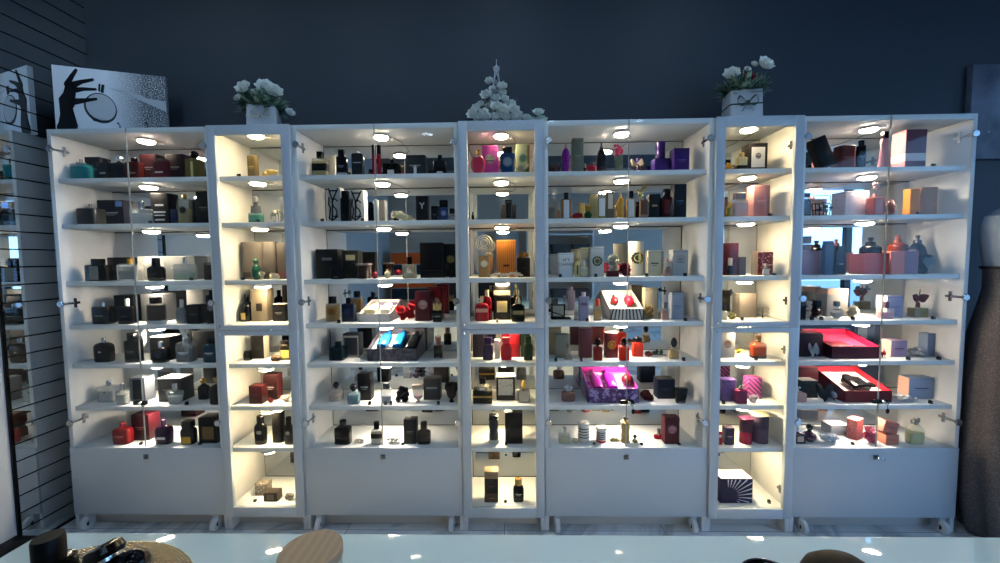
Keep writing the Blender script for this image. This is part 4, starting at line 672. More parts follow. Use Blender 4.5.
def cap_part(kind, w, dp, z, top, cw, m, root, rnd):
    g = G(); r = w*cw/2; h = top-z; rd = min(r, dp*.46); nm = 'cap'; sm = True
    if kind == 'cy': g.loft([(z, r, rd), (z+h*.94, r, rd), (top, r*.9, rd*.9)], 2, 20)
    elif kind == 'bx': g.loft([(z, r, rd), (z+h*.95, r, rd), (top, r*.93, rd*.93)], 7, 24)
    elif kind == 'ba': g.loft([(z, r*.45, rd*.45), (z+h*.1, r*.5, rd*.5)], 2, 16); g.ball((0, 0, z+h*.55), r, rd if rd > r*.7 else r*.75, h*.47, 18, 10)
    elif kind == 'eg': g.loft([(z, r*.5, rd*.5), (z+h*.1, r*.62, rd*.62), (z+h*.3, r*.95, rd*.95), (z+h*.5, r, rd), (z+h*.75, r*.8, rd*.8), (z+h*.93, r*.42, rd*.42), (top, r*.1, rd*.1)], 2, 18)
    elif kind == 'pr':
        nm = 'sprayer'
        g.loft([(z, r*1.0, rd), (z+h*.25, r, rd)], 2, 16)
        for x in (-1, 1): g.loft([(z+h*.2, w*.035, w*.035, x*w*.07, 0), (top, w*.03, w*.03, x*w*.07, 0)], 2, 10)
    elif kind == 'st':
        nm = 'stopper'
        g.loft([(z, r, rd), (z+h*.42, r*.86, rd*.86), (z+h*.45, r*.4, rd*.4), (z+h*.62, r*.36, rd*.36), (z+h*.64, r*.6, rd*.6), (top, r*.5, rd*.5)], 2, 18)
    elif kind == 'cr':
        nm = 'crystal_stopper'; sm = False
        g.loft([(z, r*.4, rd*.4), (z+h*.2, r*.4, rd*.4)], 2, 10)
        for i in range(9): t = rnd.random()*2*PI; q = rnd.random()**.5*.62; g.gem((r*q*math.cos(t), rd*q*.7*math.sin(t), z+h*(.3+.5*rnd.random())), min(r*.36, h*.2), rnd)
    elif kind == 'crown':
        nm = 'crown_cap'
        g.loft([(z, r*.7, rd*.7), (z+h*.15, r*.95, rd*.95), (z+h*.3, r*.7, rd*.7)], 2, 18)
        for i in range(8): t = 2*PI*i/8; g.loft([(z+h*.2, r*.16, r*.16, r*.7*math.cos(t), rd*.7*math.sin(t)), (z+h*.65, r*.13, r*.13, r*.86*math.cos(t), rd*.86*math.sin(t)), (top-h*.08*(i % 2)*2, r*.05, r*.05, r*.8*math.cos(t), rd*.8*math.sin(t))], 2, 7)
        g.ball((0, 0, z+h*.5), r*.4, rd*.4, h*.35, 12, 6)
    elif kind == 'hoop':
        nm = 'hoop_stopper'; R = min(r, h*.45)
        for q, k in ((1, .07), (.72, .05), (.45, .05)): g.tube([(R*q*math.cos(2*PI*i/24), 0, top-R+R*q*math.sin(2*PI*i/24)) for i in range(24)], R*k, 7, True)
        g.loft([(z, w*.32, rd*.6), (z+(h-2*R)*.9+.002, w*.2, rd*.4)], 2, 14)
        for i in range(14): t = 2*PI*i/14; g.ball((R*1.02*math.cos(t), 0, top-R+R*1.02*math.sin(t)), R*.11, seg=7, rings=4)
    elif kind == 'bow':
        nm = 'bow_cap'
        for x in (-1, 1): g.tube([(x*r*.1, 0, z+h*.5), (x*r*.6, -rd*.3, z+h*.95), (x*r, 0, z+h*.7), (x*r*.9, rd*.2, z+h*.25), (x*r*.1, 0, z+h*.4)], h*.13, 8)
        g.ball((0, 0, z+h*.45), r*.25, rd*.4, h*.28, 10, 6); g.loft([(z, r*.3, rd*.3), (z+h*.4, r*.3, rd*.3)], 2, 12)
    elif kind == 'ears':
        nm = 'handles'
        g.loft([(z, r*.95, rd*.95), (z+h*.5, r*1.02, rd*1.02), (z+h*.8, r*.8, rd*.8), (top, r*.3, rd*.3)], 2, 20)
        for x in (-1, 1): g.tube([(x*r*.85, 0, z-h*1.4), (x*r*1.1, 0, z-h*.6), (x*r*1.08, 0, z+h*.3), (x*r*.86, 0, z+h*.9)], h*.16, 7)
    elif kind == 'fly':
        nm = 'butterfly_stopper'; sm = False
        g.loft([(z, w*.12, w*.12), (z+h*.3, w*.1, w*.1)], 2, 10)
        for x in (-1, 1):
            for (dz, l) in ((.55, 1.0), (.1, .75)): g.petal((0, 0, z+h*.45), (x*1, -.25, dz), (0, -1, .2), r*l, r*.8, .12); g.petal((0, .003, z+h*.45), (x*1, -.15, dz), (0, -1, .2), r*l*.96, r*.76, .12)
        g.tube([(0, 0, z+h*.25), (0, -.004, z+h*.6), (r*.1, -.004, top)], w*.03, 6)
    return obj(nm, g, m, root, sm)

def make_bottle(u, r, w, dp, h, o, root, rnd):
    s = o.get('s', 'sq'); hb = h*o['fb']; hw, hd = w/2, dp/2
    n, L = bottle_levels(s, hw, hd, hb, o.get('rib'))
    cw = o.get('cw', .45); mk = o.get('m', 'p'); k2 = o.get('k2', 'cy')
    g = G(); LL = list(L)
    nr = min(cw*hw*.7, LL[-1][1]); nd = min(nr, hd*.6)
    if k2 not in ('ears',) and s not in ('am',) and cw < .95: LL += [(hb+.0005, nr*1.05, nd*1.05), (hb + min(h-hb, .006)*.7, nr, nd)]
    g.loft(LL, n if n < 6 else 7, 28 if n > 3 else 24)
    # neck sits partly inside the cap
    obj('glass_body', g, mat(o['b'], mk), root)
    B = Body(L, n)
    if mk == 'g':
        c, f = o.get('li', (o['b'], .6)); top = hb*f; q = []
        for lv in L:
            if lv[0] < top: q.append((max(lv[0]*.98, hb*.03), lv[1]*.9, lv[2]*.86))
        a, b = B.at(top); q.append((top, a*.9, b*.86)); q = sorted(q)
        g = G(); g.loft(q, n if n < 6 else 7, 24); obj('perfume_liquid', g, mat(c, 'l'), root)
    if h-hb > .002 and k2 != 'no': cap_part(k2, w, dp, hb+.0006, h, cw, mat(o['c'], o.get('cm', 'p') if k2 != 'cr' else 'p'), root, rnd)
    deco(B, w, hb, o, root)

def make_box(u, r, w, dp, h, o, root, rnd):
    rd = o.get('rd'); hw, hd = w/2, dp/2
    if 'wood' in o: m = patt(o['b'], '8a4f18', 'wood', 30, .35, .2, .8)
    elif 'dg' in o: m = patt(o['b'], o['dg'], 'diag', 26, .4, .55, .65)
    elif 'da' in o and 'la' not in o: m = patt(o['da'], o['b'], 'voro', 80, .4, .2, .34)
    else: m = mat(o['b'], 'c')
    g = G(); nm = 'carton'
    if rd == 2: n = 2; L = [(0, hw, hd), (h*.985, hw, hd), (h, hw*.97, hd*.97)]; g.loft(L, 2, 32)
    elif rd == 1: n = 4; L = [(0, hw, hd), (h*.98, hw, hd), (h, hw*.95, hd*.95)]; g.loft(L, 4, 32)
    else: n = 40; L = [(0, hw, hd), (h, hw, hd)]; g.box(-hw, hw, -hd, hd, 0, h, min(.0012, w*.04))
    obj(nm, g, m, root, True, .5)
    B = Body(L, n)
    if 'top' in o:
        g = G(); g.box(-hw*.97, hw*.97, -hd*.97, hd*.97, h-.001, h+.0006); obj('lid_panel', g, mat(o['top'], 'c'), root)
    if 'sd' in o:
        for x in (-1, 1): g = G(); g.box(x*hw-.0006, x*hw+.0006, -hd*.96, hd*.96, h*.015, h*.985); obj('side_panel', g, mat(o['sd'], 'c'), root)
    if 'co' in o: g = G(); B.patch(g, w*.2, w*.47, h*.74, h*.96); obj('corner_print', g, mat(o['co'], 'm'), root)
    oo = dict(o)
    if 'da' in o and 'la' not in o: oo.pop('da')
    deco(B, w, h, oo, root, 'box')
    if 'ba' not in o and rd is None and h > .05 and 'mono' not in o and 'burst' not in o:
        g = G(); g.box(-hw-.0002, hw+.0002, -hd-.0002, hd+.0002, h*.93, h*.937); obj('lid_seam', g, mat('303034' if int(o['b'][:2], 16) > 70 else '000000', 'c'), root)
    if 'txt' in o:
        T = o['txt'].split('|'); sz = h*o['ts']; m2 = mat(o['tc'], 'c')
        for i, t in enumerate(T): text('lettering', t, sz if i == 0 else sz*.9, m2, root, (0, -hd-.0004, h*o['tz'] - i*sz*1.0))
    if 'mono' in o:      # three interlaced letters in black strokes, one above another
        g = G(); y = -hd-.0008; t = w*.06
        def st(P): g.tube([(a*w, y, b*h) for a, b in P], t, 6)
        st([(-.42, .97), (-.12, .62)]); st([(.34, .97), (-.12, .62), (-.2, .03)]); st([(-.36, .9), (.3, .9)])
        st([(.28, .6), (.05, .68), (-.16, .6), (-.08, .46), (.14, .38), (.22, .26), (.06, .16), (-.2, .2)])
        st([(-.38, .72), (-.44, .5), (-.3, .42), (-.36, .22), (-.42, .12)]); st([(-.42, .12), (-.1, .08), (.3, .2)])
        obj('monogram', g, mat('101012', 'c'), root)
    if 'burst' in o:
        g = G()
        for i in range(11):
            a = -.5+i*.21; c, q = math.cos(a), math.sin(a); cx, cz = -hw*.5, h*.28; l0, l1 = w*.3, w*1.4
            def cl(l):
                x, z = cx+c*l, cz+q*l
                k = 1
                if x > hw*.96: k = min(k, (hw*.96-cx)/(x-cx))
                if z > h*.96: k = min(k, (h*.96-cz)/(z-cz))
                if z < h*.04: k = min(k, (h*.04-cz)/(z-cz))
                return (cx+c*l*k, cz+q*l*k)
            p0, p1 = cl(l0), cl(l1)
            if math.hypot(p1[0]-p0[0], p1[1]-p0[1]) > .008: g.tube([(p0[0], -hd-.0003, p0[1]), (p1[0], -hd-.0003, p1[1])], [.0006, .0032], 6)
        obj('starburst_print', g, mat(o['burst'], 'c'), root)

def posy(w, dp, h, c, gr, root, rnd, sl=False):
    g = G(); r = min(max(.009, min(w, h)*.36), .02); n = max(3, int(w*max(h, .012)/(r*r)*.8)); n = min(int(n*1.5), 26)
    for i in range(n):
        x = (-w/2+r*.8) + (w-1.6*r)*((i+.5)/n if n > 2 else .5); zz = r*.5+max(h-r*1.35, 0)*(rnd.random() if not sl else (1-(x/w+.5))*rnd.uniform(.5, 1))
        y = rnd.uniform(-.3, .3)*max(dp-2*r, 0)
        g.flower((x, y, max(zz, r*.35)), r, (rnd.uniform(-.5, .5), -.9, rnd.uniform(.3, 1.1)), rnd, 6, 3)
    # petals resting on the shelf
    lo = min(v[2] for v in g.v); g.xf(Matrix.Translation((0, 0, -lo)))
    obj('blossoms', g, mat(c, 'f'), root)
    if gr:
        k = G()
        for i in range(10): k.petal((rnd.uniform(-.35, .35)*w, 0, h*.2), (rnd.uniform(-1, 1), -.4, rnd.uniform(.0, .9)), (0, 0, 1), w*.34, w*.13, .2)
        lo = min(v[2] for v in k.v); k.xf(Matrix.Translation((0, 0, -min(lo, 0)))); obj('leaves', k, mat(gr, 'f'), root)

def bow_mesh(w, h, dp, tails=True):
    g = G(); z = h*.5
    def ribbon(P, wd):
        vs = []; fs = []
        for i, p in enumerate(P):
            for k in (-.5, .5):
                for t in (0, .0009): vs.append((p[0], p[1]+wd*k*.6-t, p[2]+wd*k*.8))
        for i in range(len(P)-1):
            a = i*4; b = a+4
            fs += [(a, a+2, b+2, b), (a+1, b+1, b+3, a+3), (a, b, b+1, a+1), (a+2, a+3, b+3, b+2)]
        g.add(vs, fs)
    for x in (-1, 1):
        P = [(x*w*.04, 0, z), (x*w*.2, 0, z+h*.3), (x*w*.38, 0, z+h*.46), (x*w*.49, 0, z+h*.28), (x*w*.47, 0, z-h*.02), (x*w*.3, 0, z-h*.14), (x*w*.04, 0, z-h*.02)]
        ribbon(P, dp*.8)
        if tails: ribbon([(x*w*.03, -dp*.2, z), (x*w*.16, -dp*.25, z-h*.25), (x*w*.3, -dp*.25, .0005)], dp*.45)
    g.ball((0, 0, z+h*.02), w*.09, dp*.45, h*.16, 10, 6)
    return g.xf(Matrix.Translation((0, 0, -min(v[2] for v in g.v))))

def crystal(w, h, dp, rnd, n=32):
    g = G(); r = min(w, h)*.22
    for i in range(n):
        x = rnd.uniform(-1, 1); zc = rnd.random()**.6; lim = 1-abs(x)*.35
        g.gem((x*(w/2-r), rnd.uniform(-1, 1)*max(dp/2-r, 0), r*.85+zc*max(h-2*r, 0)*lim), r*rnd.uniform(.7, 1.05), rnd)
    return g

def make_other(sub, w, dp, h, o, root, rnd):
    c = o['b']
    if sub == 'bow':
        obj('ribbon', bow_mesh(w, h, dp), mat(c, 'f' if c in ('3c1e22', '3a2c26') else 'p'), root)
        if 'silver blossom' in root['label']: g = G(); g.flower((w*.05, -dp*.4, h*.6), w*.22, (0, -1, .5), rnd, 7, 2); obj('silver_blossom', g, mat('c8ccd2', 'm'), root)
    elif sub == 'crystal': obj('crystal_heap', crystal(w, h, dp, rnd), mat(c, 'p'), root, False)
    elif sub == 'wire':
        g = G()
        for k in range(7):
            a = k*PI/7; R = min(w, h)/2*.93; P = []
            for i in range(20): t = 2*PI*i/20; P.append((R*math.cos(t)*math.cos(a)*w/h if 0 else R*math.cos(t)*math.cos(a), dp*.45*math.cos(t)*math.sin(a), h/2+R*math.sin(t)))
            g.tube(P, .0009, 6, True)
        for i in range(9): g.gem((rnd.uniform(-.35, .35)*w, rnd.uniform(-.3, .3)*dp, h*rnd.uniform(.1, .85)), .004, rnd)
        obj('wire_coils', g, mat(c, 'm'), root)
    elif sub == 'stub':
        g = G(); r = h/2; g.loft([(-w/2, r*.7, r*.7), (-w*.42, r, r), (w*.2, r, r), (w*.24, r*.7, r*.7), (w/2, r*.62, r*.62)], 2, 18)
        g.xf(Matrix.Translation((0, 0, r)) @ Matrix.Rotation(PI/2, 4, 'Y')); obj('stopper', g, mat(c, 'p'), root)
    elif sub == 'vase':
        g = G(); R = w*.36; g.loft([(0, R*.9, R*.9), (h*.04, R, R), (h*.3, R*.9, R*.9), (h*.5, R*.8, R*.8), (h*.56, R*.95, R*.95)], 2, 20); obj('glass_vase', g, mat('8fa088', 'g'), root)
        g = G()
        for i in range(6): g.tube([(rnd.uniform(-.4, .4)*R, rnd.uniform(-.4, .4)*R, h*.03), (rnd.uniform(-.9, .9)*R, 0, h*.6)], .0012, 6)
        obj('stems', g, mat('46603c', 'f'), root)
        g = G()
        for i in range(20): g.flower((rnd.uniform(-.38, .38)*w, rnd.uniform(-.4, .2)*dp, h*rnd.uniform(.6, .93)), w*.13, (rnd.uniform(-.6, .6), -.8, .5), rnd, 5, 2)
        obj('blossoms', g, mat(c, 'f'), root)
    elif sub == 'bird':
        g = G(); g.ball((0, 0, h*.34), w*.22, dp*.3, h*.2, 14, 8); g.ball((-w*.2, 0, h*.6), w*.11, dp*.2, h*.1, 12, 6)
        g.tube([(-w*.28, 0, h*.6), (-w*.42, 0, h*.58)], [w*.04, w*.01], 6)
        g.tube([(0, 0, h*.16), (0, 0, 0)], w*.05, 6); g.loft([(0, w*.16, dp*.25), (.002, w*.16, dp*.25)], 2, 12)
        obj('bird_body', g, mat(c, 'm'), root)
        for s2 in (-1, 1):
            g = G()
            for q in range(4): g.petal((w*.02, s2*dp*.1, h*.45), (.7+.1*q-.5, s2*.2, .35+.3*q), (0, -s2, 0), w*.6, w*.2, .1)
            obj('wing', g, mat(c, 'm'), root)
    elif sub == 'framebottle':
        t = w*.05; g = G(); g.box(-w*.42, w*.18, -dp*.25, dp*.05, h*.14, h*.96); obj('mirror_block', g, mat('b8b2a2', 'p'), root)
        g = G()
        for (x0, x1, z0, z1) in ((-.47, .22, .93, 1), (-.47, .22, .1, .2), (-.47, -.4, .1, 1), (.16, .22, .1, 1)): g.box(w*x0, w*x1, -dp*.3, dp*.1, h*z0, h*z1)
        g.tube([(-w*.42, -dp*.28, h*.5), (w*.18, -dp*.28, h*.2)], t*.6, 6); obj('black_frame', g, mat(c, 'p'), root)
        g = G(); g.box(-w*.48, w*.5, -dp*.5, dp*.4, 0, h*.1, .001); obj('base_slab', g, mat(c, 'p'), root)
    elif sub == 'rose':
        g = G(); r = h*.42
        for k in range(3): g.flower((-w*.36+k*w*.08, -dp*.05, r*.9), r*(1-.22*k), (-.4, -.9, .3), rnd, 7, 3)
        lo = min(v[2] for v in g.v); g.xf(Matrix.Translation((0, 0, -lo))); obj('rose_head', g, mat(c, 'f'), root)
        k = G(); k.tube([(-w*.3, 0, r*.7), (0, 0, r*.5), (w*.48, 0, r*.35)], h*.06, 6); obj('stem', k, mat('4a5030', 'f'), root)
        k = G()
        for i in range(7): k.petal((w*rnd.uniform(-.15, .3), 0, r*.45), (rnd.uniform(-.4, 1), rnd.uniform(-.8, -.1), rnd.uniform(.1, 1)), (0, 0, 1), w*.27, w*.16, .25)
        obj('leaves', k, mat('223c2c', 'f'), root)
    elif sub == 'butterfly':
        for x in (-1, 1):
            g = G()
            for (dz, l) in ((.8, .6), (-.1, .5)):
                g.petal((0, 0, h*.42), (x, -.3, dz), (0, -1, .1), w*l, w*.5, .1); g.petal((0, .0015, h*.42), (x, -.3, dz), (0, -1, .1), w*l, w*.5, .1)
            lo = min(v[2] for v in g.v); 
            if lo < .0005: g.xf(Matrix.Translation((0, 0, .0005-lo)))
            obj('wing', g, mat(c, 'g'), root)
        g = G(); g.tube([(0, -.002, 0), (0, -.002, h*.4), (0, -.002, h*.75)], [w*.05, w*.04, w*.015], 8); obj('butterfly_body', g, mat('5a5248', 'p'), root)
    elif sub == 'star':
        g = G(); R = min(w, h)/2
        for i in range(16):
            t = 2*PI*i/16; q = R*(1 if i % 2 else .72); g.tube([(0, 0, h/2), (q*math.cos(t), -abs(.3*dp*math.sin(3*t)), h/2+q*math.sin(t))], [R*.16, R*.02], 6)
        g.ball((0, 0, h/2), R*.34, seg=12, rings=6); obj('rays', g, mat(c, 'm'), root)
    elif sub == 'card':
        g = G(); g.box(-w/2, w/2, -.001, .001, 0, h*.9); g.box(-w/2, w/2, -.006, .008, 0, .0015); obj('card_sheet', g, mat(c, 'c'), root)
        g = G(); g.box(-w*.3, w*.3, -.0016, -.001, h*.5, h*.7); obj('card_print', g, mat('e8c8c8', 'c'), root)
    elif sub == 'basket':
        g = G(); R = w*.46
        for q in (.04, .3, .6): g.tube([(R*(.8+.2*q/.6)*math.cos(2*PI*i/24), dp*.42*math.sin(2*PI*i/24), h*q) for i in range(24)], .0014, 6, True)
        for i in range(14): t = 2*PI*i/14; g.tube([(R*.8*math.cos(t), dp*.42*math.sin(t), h*.03), (R*math.cos(t), dp*.42*math.sin(t), h*.6)], .0012, 6)
        g.tube([(-R, 0, h*.6), (-R*.9, 0, h*.95), (0, 0, h*.99), (R*.9, 0, h*.95), (R, 0, h*.6)], .0018, 7)
        obj('wire_frame', g, mat(c, 'p'), root)
        g = G()
        for i in range(12): g.flower((rnd.uniform(-.34, .34)*w, rnd.uniform(-.3, .0)*dp, h*rnd.uniform(.2, .6)), w*.11, (rnd.uniform(-.5, .5), -.9, .6), rnd, 5, 2)
        obj('blossoms', g, mat('6a6878', 'f'), root)
    elif sub == 'heart':
        g = G(); vs = []; N = 28; seg = []
        for k, (sc, y) in enumerate(((.7, -.5), (.95, -.3), (1, 0), (.95, .3), (.7, .5))):
            for i in range(N):
                t = 2*PI*i/N; x = 16*math.sin(t)**3; z = 13*math.cos(t)-5*math.cos(2*t)-2*math.cos(3*t)-math.cos(4*t)
                vs.append((x/34*w*sc, y*dp*.8, h*.56+z/31*h*sc))
        fs = [(k*N+i, k*N+(i+1) % N, (k+1)*N+(i+1) % N, (k+1)*N+i) for k in range(4) for i in range(N)] + [tuple(range(N)), tuple(range(5*N-1, 4*N-1, -1))]
        g.add(vs, fs); lo = min(v[2] for v in g.v); g.xf(Matrix.Translation((0, 0, -lo))); obj('heart_body', g, mat(c, 'p'), root)
        g = G(); g.loft([(0, w*.2, dp*.3), (.003, w*.2, dp*.3)], 2, 14); obj('foot', g, mat(c, 'p'), root)

def make_gift(w, dp, h, o, root, rnd):
    h1 = o['h1']/100; t = .004; x0, x1 = -w/2, w/2; y0, y1 = -dp/2, dp/2; dip = min(h1*.55, .03)
    g = G()
    # wedge shell: four walls and a bottom, open above
    def wall(P, Q):   # vertical wall between two plan points with different heights
        (ax, ay, ah), (bx, by, bh) = P, Q; d = Vector((bx-ax, by-ay, 0)).normalized(); nn = Vector((-d.y, d.x, 0))*t
        vs = [(ax, ay, 0), (bx, by, 0), (bx, by, bh), (ax, ay, ah), (ax+nn.x, ay+nn.y, 0), (bx+nn.x, by+nn.y, 0), (bx+nn.x, by+nn.y, bh), (ax+nn.x, ay+nn.y, ah)]
        g.add(vs, [(0, 1, 2, 3), (7, 6, 5, 4), (3, 2, 6, 7), (0, 4, 5, 1), (1, 5, 6, 2), (0, 3, 7, 4)])
    wall((x0, y0, h1), (x1, y0, h1)); wall((x1, y0, h1), (x1, y1, h)); wall((x1, y1, h), (x0, y1, h)); wall((x0, y1, h), (x0, y0, h1))
    g.box(x0, x1, y0, y1, 0, .003)
    obj('box_shell', g, patt(o['b'], '4a4858', 'noise', 40) if o['b'] == '2c2a34' else (patt(o['b'], '8a80b8', 'noise', 45, .35, .5, .62) if o['b'] == '3c1c5a' else mat(o['b'], 'c')), root)
    sl = (h-h1)/dp; a = math.atan(sl)
    def zf(y): return h1+(y-y0)*sl-dip
    g = G(); xi, yi, ya = w/2-t*1.02, y0+t*1.02, y1-t*1.02
    g.add([(-xi, yi, zf(yi)), (xi, yi, zf(yi)), (xi, ya, zf(ya)), (-xi, ya, zf(ya)), (-xi, yi, zf(yi)-.004), (xi, yi, zf(yi)-.004), (xi, ya, zf(ya)-.004), (-xi, ya, zf(ya)-.004)],
          [(0, 1, 2, 3), (7, 6, 5, 4), (0, 4, 5, 1), (1, 5, 6, 2), (2, 6, 7, 3), (3, 7, 4, 0)])
    obj('inner_tray', g, mat(o['i'], 'c'), root)
    if 'bi' in o:
        g = G()
        for s2 in (-1, 1):
            xa = s2*(w/2-t*1.05); g.add([(xa, yi, zf(yi)), (xa, ya, zf(ya)), (xa, ya, zf(ya)+dip*.97), (xa, yi, zf(yi)+dip*.97), (xa-s2*.001, yi, zf(yi)), (xa-s2*.001, ya, zf(ya)), (xa-s2*.001, ya, zf(ya)+dip*.97), (xa-s2*.001, yi, zf(yi)+dip*.97)], [(0, 1, 2, 3), (4, 5, 6, 7), (3, 2, 6, 7), (0, 1, 5, 4)])
        g.box(-xi, xi, ya-.001, ya, zf(ya), zf(ya)+dip*.97)
        obj('lining', g, mat(o['bi'], 'c'), root)
    for (kd, u, v, su, sv, c) in o['cont']:
        cx, cy = u*w, y0+dp*v; R = Matrix.Translation((cx, cy, zf(cy))) @ Matrix.Rotation(a, 4, 'X'); g = G(); sw, sd = su*w, sv*dp/math.cos(a)
        if kd == 'lie':
            r = min(sw/2, dip*.9); g.loft([(-sd*.5, sw*.42, r*.7), (-sd*.47, sw/2, r*.8), (sd*.2, sw/2, r*.8), (sd*.28, sw*.22, r*.5), (sd*.5, sw*.2, r*.45)], 3, 18)
            g.xf(Matrix.Translation((0, 0, r*.8)) @ Matrix.Rotation(-PI/2, 4, 'X')); nm = 'set_bottle'; mm = mat(c, 'p')
        elif kd == 'slab': g.box(-sw/2, sw/2, -sd/2, sd/2, 0, dip*.5, .0015); nm = 'set_carton'; mm = mat(c, 'c')
        elif kd == 'ball': r = sw*.5; g.ball((0, 0, min(r, dip)*.95), r, sd*.3, min(r, dip)*.95, 18, 10); g.tube([(0, sd*.1, dip), (0, sd*.36, dip*1.1)], sw*.12, 8); nm = 'set_flask'; mm = mat(c, 'p')
        else: g.box(-sw/2, sw/2, -sd/2, sd/2, .0, .0012); nm = 'printed_liner'; mm = patt(c, 'c060c0' if c == 'f4dcf0' else '16161a', 'voro', 28, .45, .42, .44)
        g.xf(R); obj(nm, g, mm, root)
    if o.get('stripes'):
        g = G()
        for i in range(9): x = x0+w*(i+.6)/9.4; k = (i-4)*.0016; g.add([(x-.0032+k, y0-.0005, .002), (x+.0032+k, y0-.0005, .002), (x+.0032-k, y0-.0005, h1-.001), (x-.0032-k, y0-.0005, h1-.001), (x-.0032+k, y0+.0005, .002), (x+.0032+k, y0+.0005, .002), (x+.0032-k, y0+.0005, h1-.001), (x-.0032-k, y0+.0005, h1-.001)], [(0, 1, 2, 3), (4, 7, 6, 5), (0, 4, 5, 1), (1, 5, 6, 2), (2, 6, 7, 3), (3, 7, 4, 0)])
        obj('stripe_print', g, mat('26282c', 'c'), root)

NAMES = {'B': ('perfume_bottle', 'bottle', 'perfume bottles in the display cabinets'), 'X': ('perfume_box', 'box', 'perfume boxes in the display cabinets'),
         'T': ('price_cube', 'price cube', 'small price cubes on the shelves'), 'P': ('flower_posy', 'flowers', 'flower decorations on the shelves'),
         'G': ('gift_box', 'gift box', 'open gift boxes on the shelves')}
ONAME = {'bow': ('ribbon_bow', 'bow'), 'crystal': ('crystal_ornament', 'ornament'), 'wire': ('wire_rosette', 'ornament'), 'stub': ('bottle_stopper', 'stopper'), 'vase': ('flower_vase', 'vase'), 'bird': ('bird_figurine', 'figurine'),
         'framebottle': ('perfume_bottle', 'bottle'), 'rose': ('dried_rose', 'flower'), 'butterfly': ('butterfly_ornament', 'ornament'), 'star': ('starburst_ornament', 'ornament'), 'card': ('sample_card', 'card'), 'basket': ('flower_basket', 'basket'), 'heart': ('heart_ornament', 'ornament')}
CUBE = {}
for idx, (k, u, r, look, X, D, Z, W, DP, HH, o) in enumerate(ITEMS):
    X, D, Z, W, DP, HH = X/100, D/100, Z/100, W/100, DP/100, HH/100
    rnd = random.Random(idx*13+5)
    nm, cat = ONAME[o['sub']] if k == 'O' else NAMES[k][:2]
    grp = 'ornaments on the shelves' if k == 'O' else NAMES[k][2]
    lab = '%s, %s, %s' % (look, ROW[r], CAB[u])
    if k == 'T':
        g = G(); s = min(W, .013)
        g.add([(-s/2, -.006, 0), (s/2, -.006, 0), (s/2, .006, 0), (-s/2, .006, 0), (-s/2, -.004, HH*.8), (s/2, -.004, HH*.8), (s/2, .006, HH), (-s/2, .006, HH)], [(0, 3, 2, 1), (4, 5, 6, 7), (0, 1, 5, 4), (1, 2, 6, 5), (2, 3, 7, 6), (3, 0, 4, 7)])
        t = obj(nm, g, mat(o['b'], 'p'), None, False); t.location = (X, D+.006, Z+.0004)
        g = G(); g.box(-s*.3, s*.3, -.0062, -.0052, HH*.25, HH*.45); p = obj('print', g, mat('8a8a8e', 'c'), t)
        tag(t, lab, cat, grp); continue
    root = empty(nm, (X, D+DP/2, Z+.0004), math.radians(o.get('rz', 0)))
    if 'ry' in o:
        a = math.radians(o['ry']); root.rotation_euler = (0, a, 0)
        root.location.z += W/2*abs(math.sin(a)); root.location.x += -HH/2*math.sin(a)
        HH = max(HH-W*abs(math.sin(a)), .02)/math.cos(a)*.98
    tag(root, lab, cat, grp)
    if k == 'B': make_bottle(u, r, W, DP, HH, o, root, rnd)
    elif k == 'X': make_box(u, r, W, DP, HH, o, root, rnd)
    elif k == 'P': posy(W, DP, HH, o['b'], o.get('g'), root, rnd, o.get('sl'))
    elif k == 'G': make_gift(W, DP, HH, o, root, rnd)
    else: make_other(o['sub'], W, DP, HH, o, root, rnd)

# ------------------------------------------------------------------ display cabinets
XS = [-2.2126, -1.4126, -1.0042, -.2042, .2042, 1.0042, 1.4126, 2.2126]
H = 2.02; DEPTH = .285
SHELF = [1.786, 1.561, 1.275, 1.054, .855, .636, .427, .125]
white = wall_mat('cbd0d4', .4, .01); front = wall_mat('a6b1bb', .35, .01); chrome = mat('b8bcc0', 'm'); grey_metal = mat('8a8e94', 'm')
def wire_mat(): return mat('8a8478', 'p')
def wood_side():
    return patt('d0d3d6', 'c8cacc', 'wood', 9, .4, .2, .9)
CABLAB = ['white wide display cabinet beside the mirrored slat wall', 'narrow white cabinet under the planter with pale bow', 'white wide cabinet between pale-bow planter and flower tower cabinet', 'narrow white cabinet under the white flower tower',
          'white wide cabinet between flower tower cabinet and dark-bow planter', 'narrow white cabinet under the planter with dark green bow', 'white wide cabinet beside the dressed mannequin']
LIGHTY = [.10, .044, .10, .11, .11, .075, .105]
def puck(root, x, y, z, warm):
    g = G(); g.loft([(z-.011, .040, .040, x, y), (z-.003, .041, .041, x, y), (z, .036, .036, x, y)], 2, 28); p = obj('puck_light', g, mat('d8d8d6', 'p'), root)
    g = G(); g.loft([(z-.020, .020, .020, x, y), (z-.0185, .028, .028, x, y), (z-.015, .033, .033, x, y), (z-.0112, .0345, .0345, x, y)], 2, 28); obj('diffuser', g, glow('ffe0ac' if warm else 'ffe9cc', LAMP[warm]), p)
    g = G(); g.tube([(x+.03, y, z-.004), (x+.07, y+.07, z-.006), (x+.075, DEPTH-.03, z-.004)], .0015, 6); obj('light_cable', g, wire_mat(), p)

